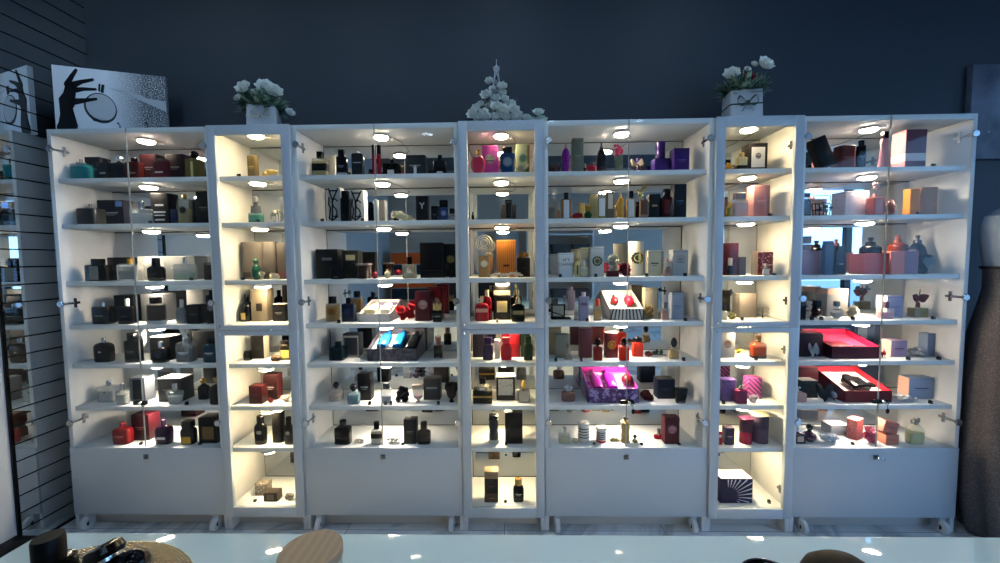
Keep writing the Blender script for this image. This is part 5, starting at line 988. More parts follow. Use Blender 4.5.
for ci in range(7):
    a, b = XS[ci]+.0006, XS[ci+1]-.0006; wide = ci % 2 == 0; t = .02; cx = (a+b)/2
    root = empty('display_cabinet', (cx, 0, 0)); tag(root, CABLAB[ci], 'cabinet', 'white display cabinets along the wall')
    a -= cx; b -= cx; ox = cx
    def P(name, box, m=white, ch=.0012, par=None, smooth=True):
        g = G(); g.box(*box, ch); return obj(name, g, m, par or root, smooth)
    P('side_panel', (a, a+t, 0, DEPTH, 0, H), wood_side()); P('side_panel', (b-t, b, 0, DEPTH, 0, H), wood_side())
    P('top_panel', (a+t, b-t, 0, DEPTH, H-.024, H))
    P('back_panel', (a+t, b-t, DEPTH-.008, DEPTH, .06, H-.024), mat('5a544c', 'c'), 0)
    lv = [H-.002] + [z for z in SHELF if not (wide and z < .2)]
    for zt, zb in zip(lv, lv[1:]): P('back_mirror', (a+t+.005, b-t-.005, DEPTH-.013, DEPTH-.008, zb+.0015, zt-.022-.005), mirror_mat(), 0, None, False)
    for i, z in enumerate(SHELF):
        if z < .2 and wide: continue
        P('shelf' if i < (6 if wide else 7) else 'floor_panel', (a+t+.0005, b-t-.0005, .018 if i < 6 else .004, DEPTH-.017, z-.022, z), white)
        puck_z = z-.022
        if (wide and i < 6) or (not wide and i < 7): puck(root, 0, LIGHTY[ci], puck_z, 0 if wide else 1)
    puck(root, 0, LIGHTY[ci], H-.024, 0 if wide else 1)
    P('plinth', (a+t, b-t, .05, .066, 0, .09), mat('cfd0ce', 'c'))
    if wide:
        d = P('drawer_front', (a+.003, b-.003, -.007, -.001, .08, .431), front, .002)
        g = G(); g.box(-.012, .012, -.0105, -.007, .374, .398, .001); g.loft([(0, .006, .006), (.003, .006, .006)], 2, 14); k = len(g.v)-28
        g.xf(Matrix.Translation((0, -.0105, .386)) @ Matrix.Rotation(PI/2, 4, 'X'), k); lp = obj('lock_plate', g, mat('5c6066', 'm'), d)
        if ci == 6:
            g = G(); g.loft([(0, .003, .001), (.02, .003, .001)], 4, 8); g.xf(Matrix.Translation((0, -.0125, .386)) @ Matrix.Rotation(PI/2, 4, 'X'))
            g.ball((-.008, -.034, .39), .010, .003, .008, 12, 6); g.ball((.010, -.034, .388), .010, .003, .008, 12, 6); obj('key', g, chrome, d)
        mid = 0
        for s in (-1, 1):
            e = a if s < 0 else b
            x0, x1 = (e+.003, mid-.0015) if s < 0 else (mid+.0015, e-.003)
            g = G(); g.box(x0, x1, -.008, -.003, .436, H-.004); dr = obj('glass_door', g, pane_mat(), root, False)
            g = G(); xe = mid+s*.0012; g.box(xe-.0006, xe+.0006, -.0082, -.0028, .436, H-.004); obj('polished_edge', g, mat('aeb8b8', 'c'), dr)
            for z in (1.925, 1.165, .56):
                g = G(); k = 0; hx = e-s*.020
                g.loft([(0, .0155, .0155), (.004, .0165, .0165), (.008, .014, .014)], 2, 20); g.xf(Matrix.Translation((hx, -.008, z)) @ Matrix.Rotation(PI/2, 4, 'X'))
                q = len(g.v); g.tube([(hx, .0, z), (hx+s*.0, .025, z), (e-s*.026, .045, z)], .006, 8)
                g.box(e-s*.0205-.002, e-s*.0205+.002, .03, .075, z-.006, z+.006); g.box(e-s*.0215-.003, e-s*.0215+.003, .045, .058, z-.024, z+.024)
                obj('hinge', g, chrome, dr)
        for s in (-1, 1):
            xw = (a+.062) if s < 0 else (b-.062)
            g = G(); g.box(xw-.014, xw+.014, -.006, .03, .06, .0795); g.box(xw-.016, xw-.0125, -.004, .028, .022, .07); g.box(xw+.0125, xw+.016, -.004, .028, .022, .07)
            cs = obj('castor', g, mat('c4c8cc', 'c'), root)
            g = G(); g.loft([(-.012, .027, .027), (-.009, .0328, .0328), (.009, .0328, .0328), (.012, .027, .027)], 2, 24); g.xf(Matrix.Translation((xw, -.004, .033)) @ Matrix.Rotation(PI/2 if 0 else 0, 4, 'Z') @ Matrix.Rotation(PI/2, 4, 'Y')); wh = obj('wheel', g, mat('d4d6d8', 'c'), cs)
            g = G(); g.loft([(-.0122, .012, .012), (.0122, .012, .012)], 2, 18); g.xf(Matrix.Translation((xw, -.004, .033)) @ Matrix.Rotation(PI/2, 4, 'Y')); obj('wheel_hub', g, mat('55585c', 'p'), cs)
    else:
        for (z0, z1, bt, tp) in ((1.031, H-.001, .024, .046), (.078, 1.028, .05, .024)):
            dr = None; g = G(); F = .044
            g.box(a+.002, a+F, -.02, -.001, z0, z1, .0015); g.box(b-F, b-.002, -.02, -.001, z0, z1, .0015)
            g.box(a+F-.0005, b-F+.0005, -.0195, -.0015, z0, z0+bt, .0012); g.box(a+F-.0005, b-F+.0005, -.0195, -.0015, z1-tp, z1, .0012)
            dr = obj('framed_door', g, front, root)
            g = G(); g.box(a+F-.004, b-F+.004, -.012, -.008, z0+bt-.004, z1-tp+.004); obj('door_pane', g, pane_mat(), dr, False)
            kz = z0+.02 if z0 > .5 else z1-.02
            g = G(); g.loft([(0, .005, .005), (.006, .006, .006), (.009, .004, .004)], 2, 14); g.xf(Matrix.Translation((a+.022, -.02, kz)) @ Matrix.Rotation(PI/2, 4, 'X')); obj('knob', g, chrome, dr)
            for hz in (z0+.12, z1-.12):
                g = G(); g.box(b-.0235, b-.0205, .02, .06, hz-.006, hz+.006); g.box(b-.024, b-.0195, .03, .045, hz-.02, hz+.02); obj('hinge', g, chrome, dr)

# locks clipped on the meeting glass doors, keys hanging
for ci, drop in ((0, 0), (4, 1), (6, 1)):
    cx = (XS[ci]+XS[ci+1])/2; z = .665
    root = empty('door_lock', (cx, -.0084, z)); tag(root, 'small black key lock clipped on glass doors of %s' % CAB[ci+1], 'lock', 'black key locks on the glass doors')
    g = G(); g.box(-.034, .03, -.016, 0, -.008, .012, .002); obj('lock_case', g, mat('101113', 'p'), root)
    g = G(); g.loft([(0, .008, .008), (.008, .008, .008)], 2, 16); g.xf(Matrix.Translation((.006, -.016, .002)) @ Matrix.Rotation(PI/2, 4, 'X')); obj('lock_cylinder', g, chrome, root)
    g = G(); g.tube([(.022+.009*math.cos(2*PI*i/14), -.02, .0+.012*math.sin(2*PI*i/14)) for i in range(14)], .0016, 6, True)
    if drop: g.tube([(.024, -.02, -.01), (.026, -.02, -.03)], .0014, 6); g.ball((.026, -.02, -.042), .009, .004, .013, 12, 6)
    obj('key', g, mat('1a1a1c', 'p'), root)

# ------------------------------------------------------------------ room shell
XM = -2.297
def marble():
    m, n, l, b = base_mat('marble_tile')
    tc = n.new('ShaderNodeTexCoord'); ns = n.new('ShaderNodeTexNoise'); ns.inputs['Scale'].default_value = 1.6; ns.inputs['Detail'].default_value = 8; ns.inputs['Distortion'].default_value = 1.4
    r = n.new('ShaderNodeValToRGB'); e = r.color_ramp.elements; e[0].position = .44; e[0].color = lin('d6d8da'); e[1].position = .56; e[1].color = lin('d2d4d6'); k = e.new(.5); k.color = lin('a4a8ac')
    br = n.new('ShaderNodeTexBrick'); br.offset = 0; br.inputs['Scale'].default_value = 1; br.inputs['Mortar Size'].default_value = .0025; br.inputs['Brick Width'].default_value = .8; br.inputs['Row Height'].default_value = .8
    br.inputs['Mortar'].default_value = lin('8e9296'); l.new(tc.outputs['Object'], ns.inputs['Vector']); l.new(tc.outputs['Object'], br.inputs['Vector']); l.new(ns.outputs['Fac'], r.inputs['Fac'])
    l.new(r.outputs['Color'], br.inputs['Color1']); l.new(r.outputs['Color'], br.inputs['Color2']); l.new(br.outputs['Color'], b.inputs['Base Color']); b.inputs['Roughness'].default_value = .14
    return m
XR = 4.6; YF = -5.2; ZC = 3.1; YB = .30
def S(name, box, m): g = G(); g.box(*box); return struct(name, g, m)
S('floor', (XM-.2, XR+.2, YF-.2, YB+.2, -.1, 0), marble())
S('ceiling', (XM-.2, XR+.2, YF-.2, YB+.2, ZC, ZC+.1), wall_mat('4a5058'))
S('wall_back', (XM-.2, XR+.2, YB, YB+.15, 0, ZC), wall_mat('222c37', .6))
# mirrored slat wall: dark backing with mirror strips, slots between them
S('wall_left', (XM-.16, XM-.006, -.155, YB, 0, ZC), mat('0a0b0d', 'c'))
g = G(); pz = .0835; z = .02
while z < ZC-.02:
    g.box(XM-.006, XM, -.153, YB-.002, z, min(z+pz-.0065, ZC-.004)); z += pz
slats = struct('trim_1', g, mirror_mat())
S('trim_2', (XM-.02, XM+.006, -.168, -.155, 0, ZC), mat('0c0d0f', 'p'))
S('wall_left_front', (XM-.16, XM-.004, YF, -.168, 0, ZC), wall_mat('aeb3b8'))
S('wall_opposite', (XM-.2, 3.4, YF-.15, YF, 0, ZC), wall_mat('a39f9a'))
S('wall_opposite_sill', (3.4, XR+.2, YF-.15, YF, 0, .35), wall_mat('5a6068'))
S('wall_opposite_header', (3.4, XR+.2, YF-.15, YF, 2.75, ZC), wall_mat('5a6068'))
S('wall_right', (XR, XR+.15, -.4, YB, 0, ZC), wall_mat('6a727c'))
S('wall_right_sill', (XR, XR+.15, YF, -.4, 0, .55), wall_mat('4a5058'))
S('wall_right_header', (XR, XR+.15, YF, -.4, 2.75, ZC), wall_mat('4a5058'))
def window(n, horiz, p0, p1, z0, z1, pos, cuts):
    g = G(); t = .035
    def bar(u0, u1, a, b):
        if horiz: g.box(u0, u1, pos-.04, pos+.04, a, b)
        else: g.box(pos-.04, pos+.04, u0, u1, a, b)
    bar(p0, p1, z0, z0+.06); bar(p0, p1, z1-.06, z1)
    for q in [p0+t] + cuts + [p1-t]: bar(q-t, q+t, z0+.06, z1-.06)
    w = struct('window_%d' % n, g, mat('23262b', 'p'))
    g = G()
    if horiz: g.box(p0+.01, p1-.01, pos-.004, pos+.004, z0+.02, z1-.02)
    else: g.box(pos-.004, pos+.004, p0+.01, p1-.01, z0+.02, z1-.02)
    obj('glass_pane', g, pane_mat(), w, False)
window(1, True, 3.4, XR, .35, 2.75, YF-.07, [4.0])
window(2, False, YF, -.4, .55, 2.75, XR+.07, [-4.1, -3.0, -2.1, -1.2])

# pictures
def canvas_art():
    root = empty('canvas_print', (-2.012, .135, H+.001), math.atan2(.15, .443))
    tag(root, 'black and white canvas of a dark hand squeezing a round perfume flask, standing on cabinet', 'canvas print')
    w, h = .468, .335; x0 = -w/2
    m, n, l, b = base_mat('canvas_spray'); tc = n.new('ShaderNodeTexCoord'); sx = n.new('ShaderNodeSeparateXYZ'); l.new(tc.outputs['Object'], sx.inputs[0])
    mr = n.new('ShaderNodeMapRange'); mr.inputs['From Min'].default_value = -.02; mr.inputs['From Max'].default_value = .14; l.new(sx.outputs['X'], mr.inputs['Value'])
    v = n.new('ShaderNodeTexNoise'); v.inputs['Scale'].default_value = 210; v.inputs['Detail'].default_value = 4; l.new(tc.outputs['Object'], v.inputs['Vector'])
    r = n.new('ShaderNodeValToRGB'); e = r.color_ramp.elements; e[0].position = .5; e[0].color = lin('3c424a'); e[1].position = .66; e[1].color = lin('e8ecf0'); l.new(v.outputs['Fac'], r.inputs['Fac'])
    mx = n.new('ShaderNodeMixRGB'); mx.inputs[1].default_value = lin('dde3e9'); l.new(mr.outputs[0], mx.inputs[0]); l.new(r.outputs['Color'], mx.inputs[2]); l.new(mx.outputs[0], b.inputs['Base Color']); b.inputs['Roughness'].default_value = .6
    g = G(); g.box(x0, -x0, 0, .022, 0, h, .001); obj('stretched_canvas', g, m, root)
    Y = -.0012
    def px(x, y): return (x0+(x-78)/(903-78)*w, h-(y-28-(x-78)*.118)/(480-28-(x-78)*.118)*h)   # picture layout of the print
    def flat(name, polys, c):
        g = G()
        for P in polys:
            N = len(P); vs = [(p[0], Y, p[1]) for p in P] + [(p[0], .0005, p[1]) for p in P]
            bm = bmesh.new(); V = [bm.verts.new(q) for q in vs]; bm.faces.new(V[:N])
            for i in range(N): bm.faces.new((V[i], V[(i+1) % N], V[N+(i+1) % N], V[N+i]))
            bmesh.ops.triangulate(bm, faces=[f for f in bm.faces if len(f.verts) > 4]); bm.verts.index_update()
            g.add([q.co[:] for q in bm.verts], [[q.index for q in f.verts] for f in bm.faces]); bm.free()
        return obj(name, g, mat(c, 'c'), root, False)
    def ell(cx, cy, rx, ry, rot=0, N=28): return [px(cx+rx*math.cos(t)*math.cos(rot)-ry*math.sin(t)*math.sin(rot), cy+rx*math.cos(t)*math.sin(rot)+ry*math.sin(t)*math.cos(rot)) for t in [2*PI*i/N for i in range(N)]]
    hand = [(85, 478), (90, 430), (118, 380), (128, 330), (116, 250), (150, 212), (172, 150), (205, 130), (236, 160), (236, 208), (228, 250), (222, 290), (196, 330), (205, 370), (235, 420), (215, 478)]
    def finger(x0, y0, x1, y1, r0, r1):
        a = math.atan2(y1-y0, x1-x0); return [px(x0+r0*math.cos(a+PI/2+PI*k/6), y0+r0*math.sin(a+PI/2+PI*k/6)) for k in range(7)] + [px(x1+r1*math.cos(a-PI/2+PI*k/6), y1+r1*math.sin(a-PI/2+PI*k/6)) for k in range(7)]
    F = [(178, 158, 212, 112, 20, 15), (210, 114, 247, 68, 16, 10), (205, 168, 280, 142, 24, 13), (276, 143, 362, 129, 13, 8), (214, 196, 290, 188, 20, 11), (286, 188, 378, 189, 11, 7), (208, 270, 290, 260, 22, 14), (286, 261, 380, 250, 14, 8)]
    Y = -.0032; flat('painted_hand', [[px(*p) for p in hand]] + [finger(*f) for f in F], '1d2228')
    Y = -.0014; flat('flask_outline', [ell(404, 305, 120, 92, .25)], '5a626b')
    Y = -.0022; flat('flask_glass', [ell(408, 300, 108, 80, .25)], 'd2d9df'); flat('flask_base', [[px(*p) for p in [(310, 345), (350, 368), (420, 372), (470, 385), (420, 392), (350, 388)]]], '3c434c')
    flat('flask_nozzle', [[px(*p) for p in [(412, 208), (424, 160), (442, 162), (432, 212)]], [px(*p) for p in [(396, 200), (402, 155), (414, 156), (408, 205)]]], '30363e')
    Y = -.0010; flat('spray_jet', [[px(*p) for p in [(470, 180), (640, 205), (760, 245), (895, 262), (897, 320), (760, 275), (620, 225)]]], 'ccd3d9')
    for px_, zz in ((-.048, 0), (.066, 0)):
        pass
canvas_art()
def hook(x, y, lab):
    root = empty('cable_clip', (x, y, H+.0005)); g = G(); g.tube([(0, 0, 0), (0, 0, .022), (-.004, -.004, .03)], .002, 7); g.ball((-.004, -.004, .031), .0042, seg=10, rings=6); g.loft([(0, .006, .006), (.002, .006, .006)], 2, 12)
    m = obj('cable_clip', g, mat('1a1c1f', 'p')); bpy.data.objects.remove(root); m.location = (x, y, H+.0005); tag(m, lab, 'clip', 'small clips on the cabinet top')
hook(-1.875, .03, 'small dark clip on cabinet top before the round flask print')
hook(-1.735, .03, 'small dark clip on cabinet top before the spray dots print')
def wall_picture():
    m, n, l, b = base_mat('smoky_print'); tc = n.new('ShaderNodeTexCoord'); t = n.new('ShaderNodeTexNoise'); t.inputs['Scale'].default_value = 4; t.inputs['Detail'].default_value = 6
    r = n.new('ShaderNodeValToRGB'); e = r.color_ramp.elements; e[0].position = .4; e[0].color = lin('3a4150'); e[1].position = .7; e[1].color = lin('7c8698'); l.new(tc.outputs['Object'], t.inputs['Vector']); l.new(t.outputs['Fac'], r.inputs['Fac']); l.new(r.outputs['Color'], b.inputs['Base Color']); b.inputs['Roughness'].default_value = .5
    root = empty('wall_canvas', (2.885, YB-.001, 1.875)); tag(root, 'dark smoky grey canvas on the wall above the mannequin', 'canvas print')
    g = G(); g.box(-.4, .4, -.03, 0, 0, .49, .002); obj('stretched_canvas', g, m, root)
    g = G(); rnd = random.Random(3)
    for i in range(22): x = rnd.uniform(-.36, .3); z = rnd.uniform(.06, .16); g.ball((x, -.0302, z), rnd.uniform(.004, .012), .0012, rnd.uniform(.004, .014), 8, 5)
    obj('pale_sparkles', g, mat('9aa6b8', 'c'), root)
wall_picture()

# planters, flower tower
def leaf(g, o, d, ln, wd, rnd): g.petal(o, d, (rnd.uniform(-.3, .3), -.6, 1), ln, wd, .12)
def planter(name, x, y, rz, w, h, dp, lab, bowc, white_fl, red, rnd):
    root = empty(name, (x, y, H+.0006), rz); tag(root, lab, 'planter', 'white flower planters on the cabinets')
    g = G(); g.loft([(0, w*.5, dp*.5), (h*.02, w*.505, dp*.505), (h, w*.48, dp*.48)], 14, 32); obj('planter_box', g, mat('d9dcdf', 'c'), root)
    g = G(); g.loft([(h*.52, w*.5+.001, dp*.5+.001), (h*.57, w*.498+.001, dp*.498+.001)], 14, 32, False); b = bow_mesh(w*.62, h*.52, .012); b.xf(Matrix.Translation((0, -dp*.5-.007, h*.28))); g.add(b.v, b.f); obj('ribbon_bow', g, mat(bowc, 'f'), root)
    g = G()
    for i in range(230):
        t = rnd.uniform(0, 2*PI); q = rnd.random()**.5; o = (q*w*.42*math.cos(t), q*dp*.35*math.sin(t), h*rnd.uniform(.96, 1.12))
        d = (math.cos(t)*rnd.uniform(.5, 1.2), math.sin(t)*.6, rnd.uniform(-.35, .9)); leaf(g, o, d, rnd.uniform(.045, .1), rnd.uniform(.016, .03), rnd)
    for i in range(8):
        t = rnd.uniform(-2.8, -.3); g.tube([(0, 0, h), (math.cos(t)*w*.5, -.02, h+.05), (math.cos(t)*w*rnd.uniform(.6, .8), -.03, h+rnd.uniform(.02, .1))], .0018, 5)
    obj('foliage', g, patt('3c5c48', '8fa890', 'noise', 40, .6), root)
    for (fx, fz, r) in white_fl:
        g = G(); g.flower((fx*w, -dp*.25, h+fz), r, (fx*.6, -.9, .45), rnd, 8, 4); g.flower((fx*w, -dp*.22, h+fz), r*1.1, (fx*.6, -.9, .45), rnd, 7, 1); obj('white_bloom', g, mat('eceee6', 'f'), root)
    for (fx, fz, r) in red:
        g = G(); g.flower((fx*w, -dp*.3, h+fz), r, (0, -.9, .5), rnd, 8, 4); obj('red_bloom', g, mat('8e2436', 'f'), root)
planter('flower_planter', -1.203, .11, .3, .135, .118, .115, 'white square planter of white roses tied with a pale bow', 'c9c4ae', [(-.52, .075, .042), (.14, .085, .048), (.42, .07, .044), (-.74, .03, .022), (.9, -.02, .026), (-.2, .06, .026)], [], random.Random(21))
planter('flower_planter', 1.193, .11, -.12, .150, .150, .115, 'white square planter with red rose and dark green bow', '24382f', [(-.42, .075, .042), (.52, .11, .045), (.25, .12, .02), (.05, .1, .018)], [(.06, .05, .036)], random.Random(22))
def tower():
    x, y = -.02, .12; root = empty('flower_tower', (x, y, H+.0006)); tag(root, 'white lattice tower ornament wound with white roses on narrow cabinet', 'ornament')
    rnd = random.Random(9); g = G(); hh = .315
    prof = [(0, .085), (.05, .062), (.1, .045), (.15, .031), (.2, .02), (.25, .012), (.3, .007), (hh, .003)]
    for sx in (-1, 1):
        for sy in (-1, 1): g.tube([(sx*q, sy*q, z) for z, q in prof], .0022, 6)
    for i in range(len(prof)-2):
        (z0, q0), (z1, q1) = prof[i], prof[i+1]
        for (ax, ay, bx, by) in ((-1, -1, 1, -1), (1, -1, 1, 1), (1, 1, -1, 1), (-1, 1, -1, -1)):
            g.tube([(ax*q0, ay*q0, z0), (bx*q1, by*q1, z1)], .0013, 5); g.tube([(bx*q0, by*q0, z0), (ax*q1, ay*q1, z1)], .0013, 5)
    for z, q in ((.1, .052), (.2, .026), (.298, .016)): g.box(-q, q, -q, q, z, z+.005)
    g.loft([(hh-.025, .011, .011), (hh-.012, .011, .011), (hh, .004, .004)], 2, 10); g.tube([(0, 0, hh), (0, 0, hh+.03)], .0018, 6); obj('lattice_tower', g, mat('d4d8dc', 'p'), root)
    for (fx, fz, r) in ((-.035, .215, .026), (.028, .185, .03), (-.05, .14, .034), (.0, .125, .026), (.04, .12, .026), (-.095, .065, .03), (-.06, .035, .036), (.03, .05, .04), (.08, .055, .036), (.0, .07, .036), (-.11, .035, .036), (.095, .03, .034), (.075, .1, .022), (-.03, .085, .03), (.05, .085, .028), (-.075, .095, .024), (.03, .155, .024), (-.02, .175, .022), (-.085, .012, .03), (-.045, .012, .032), (.0, .014, .032), (.045, .012, .032), (.09, .012, .03)):
        g = G(); g.flower((fx, -.085-.02*(fz < .08)+fz*.2, fz), r, (fx*3, -.9, .35), rnd, 7, 3); lo = min(v[2] for v in g.v); g.xf(Matrix.Translation((0, 0, max(0, .001-lo)))); obj('white_rose', g, mat('e2e6df', 'f'), root)
    g = G()
    for i in range(26): leaf(g, (rnd.uniform(-.09, .09), -.06, rnd.uniform(.03, .1)), (rnd.uniform(-1, 1), -.5, rnd.uniform(-.2, .8)), .04, .016, rnd)
    obj('leaves', g, mat('6c7d66', 'f'), root)
    t = empty('rose_heap', (.155, .09, H+.0006)); tag(t, 'small heap of white artificial petals beside the flower tower', 'flowers')
    g = G()
    for (fx, fz, r) in ((-.075, .03, .03), (-.03, .038, .032), (.03, .06, .036), (.045, .025, .036), (-.01, .02, .036), (-.06, .012, .03)): g.flower((fx, -.01, fz), r, (0, -.7, .7), rnd, 7, 4)
    lo = min(v[2] for v in g.v); g.xf(Matrix.Translation((0, 0, -lo))); obj('petals', g, mat('dfe6dc', 'f'), t)
tower()

# mannequin
def mannequin():
    cx, cy = 2.47, -.03; root = empty('mannequin', (cx, cy, 0)); tag(root, 'pale dressmaker mannequin in a strapless brown patterned gown beside the cabinet', 'mannequin')
    g = G(); g.loft([(1.18, .14, .10), (1.28, .168, .115), (1.36, .182, .125), (1.44, .2, .125), (1.5, .212, .115), (1.545, .2, .10), (1.58, .15, .085), (1.61, .085, .07), (1.64, .06, .06), (1.74, .052, .055), (1.76, .03, .03)], 2.3, 40); obj('torso', g, mat('aebccd', 'p'), root)
    m, n, l, b = base_mat('gown_fabric'); tc = n.new('ShaderNodeTexCoord'); v = n.new('ShaderNodeTexVoronoi'); v.inputs['Scale'].default_value = 130; l.new(tc.outputs['Object'], v.inputs['Vector'])
    r = n.new('ShaderNodeValToRGB'); e = r.color_ramp.elements; e[0].position = .1; e[0].color = lin('6a6364'); e[1].position = .5; e[1].color = lin('494547'); l.new(v.outputs['Distance'], r.inputs['Fac']); l.new(r.outputs['Color'], b.inputs['Base Color']); b.inputs['Roughness'].default_value = .5; b.inputs['Metallic'].default_value = .25
    g = G(); L = [(.012, .20), (.05, .215), (.2, .236), (.4, .240), (.7, .232), (.95, .218), (1.1, .2), (1.2, .178), (1.27, .178), (1.305, .182)]; seg = 120; vs = []; fs = []
    for z, q in L:
        amp = .012*max(0, 1-z/1.15)
        for i in range(seg): t = 2*PI*i/seg; k = q+amp*math.sin(t*11+z*1.5)-amp; vs.append((k*math.cos(t), k*.82*math.sin(t) if z < 1.1 else k*.7*math.sin(t), z))
    for k in range(len(L)-1):
        for i in range(seg): j = (i+1) % seg; fs.append((k*seg+i, k*seg+j, (k+1)*seg+j, (k+1)*seg+i))
    g.add(vs, fs); obj('gown', g, m, root)
    g = G(); g.loft([(1.298, .185, .13), (1.312, .186, .131)], 2.2, 40, False); obj('neckline_trim', g, mat('15161a', 'f'), root)
    g = G(); g.loft([(0, .16, .14), (.011, .15, .13)], 2, 30); g.tube([(0, 0, .01), (0, 0, 1.2)], .014, 10); obj('stand', g, mat('1c1d20', 'p'), root)
mannequin()

# white counter in front with goods on it
TZ = .92
def counter():
    root = empty('white_counter', (.2, -1.64, 0)); tag(root, 'glossy white counter top facing the display cabinets', 'counter')
    m, n, l, b = base_mat('white_gloss'); b.inputs['Base Color'].default_value = lin('b2ccd6'); b.inputs['Roughness'].default_value = .03
    g = G(); g.box(-.95, .95, -.36, .364, TZ-.03, TZ, .002); obj('counter_top', g, m, root)
    g = G(); g.box(-.9, .9, -.32, .32, .06, TZ-.0305); obj('counter_body', g, mat('d8dadb', 'c'), root)
    g = G(); g.box(-.87, .87, -.29, .29, 0, .06); obj('toe_kick', g, mat('3a3d40', 'c'), root)
counter()
def thing(name, lab, cat, loc, rz=0): return tag(empty(name, loc, rz), lab, cat)
Z0 = TZ+.0006
# woven round mat
mm = patt('5c5344', '9a8e74', 'voro', 150, .5, .1, .5)
mt = thing('woven_placemat', 'round gold beaded placemat on the white counter', 'placemat', (-.558, -1.488, Z0))
g = G(); g.loft([(0, .186, .186), (.004, .186, .186)], 2, 64); obj('woven_disc', g, mm, mt)
g = G()
for q in range(24, 57):
    R = q*.0033; N = max(6, int(2*PI*R/.0052))
    for i in range(N):
        t = 2*PI*i/N; x, y = R*math.cos(t), R*math.sin(t)
        if y > .08: g.ball((x, y, .0042), .0023, .0016, .0015, 6, 4)
obj('bead_rings', g, mat('9c917c', 'm'), mt)
# black bottle with tall cap
bt = thing('perfume_bottle', 'large black bottle with tall cylinder cap on counter beside placemat', 'bottle', (-.600, -1.388, Z0+.0046))
g = G(); g.loft([(0, .026, .026), (.004, .027, .027), (.026, .027, .027), (.034, .026, .026), (.037, .018, .018)], 2, 32); obj('glass_body', g, mat('0a0a0c', 'p'), bt)
g = G(); g.loft([(.0375, .0168, .0168), (.069, .0168, .0168), (.0715, .0155, .0155)], 2, 32); obj('cap', g, mat('060607', 'c'), bt)
# sculpted black bottle with tilted disc cap
sb = thing('perfume_bottle', 'sculpted glossy black bottle with tilted cap and silver collar on placemat', 'bottle', (-.512, -1.393, Z0+.0066))
g = G(); g.loft([(0, .024, .022), (.006, .03, .026), (.02, .033, .028), (.034, .028, .024), (.04, .016, .016)], 3, 32); g.ball((.034, .0, .037), .02, .018, .018, 18, 10); g.ball((.046, -.004, .021), .018, .018, .018, 16, 9); obj('glass_body', g, mat('08070c', 'p'), sb)
def tilt(g): return g.xf(Matrix.Translation((-.002, 0, .04)) @ Matrix.Scale(.74, 4) @ Matrix.Rotation(-.45, 4, 'Y') @ Matrix.Rotation(-.15, 4, 'X'))
g = G(); g.loft([(0, .02, .02), (.006, .021, .021)], 2, 24); obj('silver_collar', tilt(g), mat('c8ccd0', 'm'), sb)
g = G(); g.loft([(.006, .021, .021), (.014, .024, .024), (.026, .021, .021), (.03, .014, .014)], 5, 20); obj('cap', tilt(g), mat('0a090d', 'p'), sb)
# jar with wooden lid
wj = thing('candle_jar', 'glass jar with round wooden lid on the white counter', 'jar', (-.2395, -1.387, Z0))
g = G(); g.loft([(0, .036, .036), (.005, .039, .039), (.046, .039, .039)], 2, 36); obj('glass_jar', g, mat('b0b8bc', 'g'), wj)
g = G(); g.loft([(.004, .035, .035), (.03, .035, .035)], 2, 36); obj('wax', g, mat('d8d2c4', 'c'), wj)
g = G(); g.loft([(.0465, .0405, .0405), (.057, .0405, .0405), (.0585, .0395, .0395)], 2, 40); obj('wooden_lid', g, patt('8e7a64', '85725d', 'wood', 26, .5, .2, .8), wj)
# black dome hat-shaped bottles at the counter's far end
d1 = thing('black_dish', 'low black dish with thin rim on the counter', 'dish', (.382, -1.384, Z0))
g = G(); g.loft([(0, .025, .025), (.003, .03, .03), (.012, .04, .04), (.014, .041, .041), (.013, .038, .038), (.005, .028, .028)], 2, 36); obj('dish_bowl', g, mat('101114', 'p'), d1)
g = G(); g.tube([(.041*math.cos(2*PI*i/36), .041*math.sin(2*PI*i/36), .0142) for i in range(36)], .0012, 6, True); obj('dish_rim', g, mat('3a3d44', 'p'), d1)
d2 = thing('black_pouch', 'domed black textured pouch on the counter beside black dish', 'pouch', (.47, -1.379, Z0))
g = G(); g.loft([(0, .036, .03), (.006, .043, .034), (.02, .045, .035), (.032, .04, .03), (.04, .028, .022), (.044, .01, .008)], 2.4, 36); obj('pouch_body', g, patt('030304', '0c0d10', 'voro', 120, .55, .1, .5), d2)
g = G(); g.tube([(.044*math.cos(2*PI*i/36), .0345*math.sin(2*PI*i/36), .021) for i in range(36)], .0016, 6, True); obj('seam_piping', g, mat('17181b', 'p'), d2)
# plain black block filling a dark area by the mirrored wall
bx = thing('black_cuboid', 'low black crate on the floor by the mirrored wall edge', 'crate', (-2.235, -.30, 0))
g = G(); g.box(-.055, .055, -.12, .12, 0, .085, .003); obj('cuboid_body', g, mat('08080a', 'c'), bx)
g = G(); g.box(-.058, .058, -.123, .123, .0855, .094, .002); obj('cuboid_top', g, mat('0e0e10', 'c'), bx)

# ------------------------------------------------------------------ far side of the shop, seen in the mirrors
sh = thing('shelf_rack', 'white shelf rack with black baskets at the opposite wall', 'shelf rack', (1.0, YF+.2, 0))
for x in (-.62, .6): g = G(); g.box(x, x+.03, -.18, .18, 0, 2.1); obj('upright', g, white, sh)
for z in (.1, .55, 1.0, 1.4, 1.8, 2.08): g = G(); g.box(-.59, .6, -.18, .18, z, z+.03); obj('shelf', g, white, sh)
k = 0
for z in (.58, 1.03, 1.43):
    for x in (-.4, 0, .4):
        g = G(); g.loft([(0, .14, .12), (.2, .17, .14), (.205, .175, .145), (.2, .16, .13), (.03, .13, .11)], 5, 24)
        bk = obj('storage_basket', g, patt('1c1e22', '3a3e44', 'voro', 60, .6, .1, .5)); bk.location = (1.0+x, YF+.2, z+.0305-.03+.0002)
        tag(bk, 'black woven basket on the opposite rack', 'basket', 'black baskets on the opposite rack')
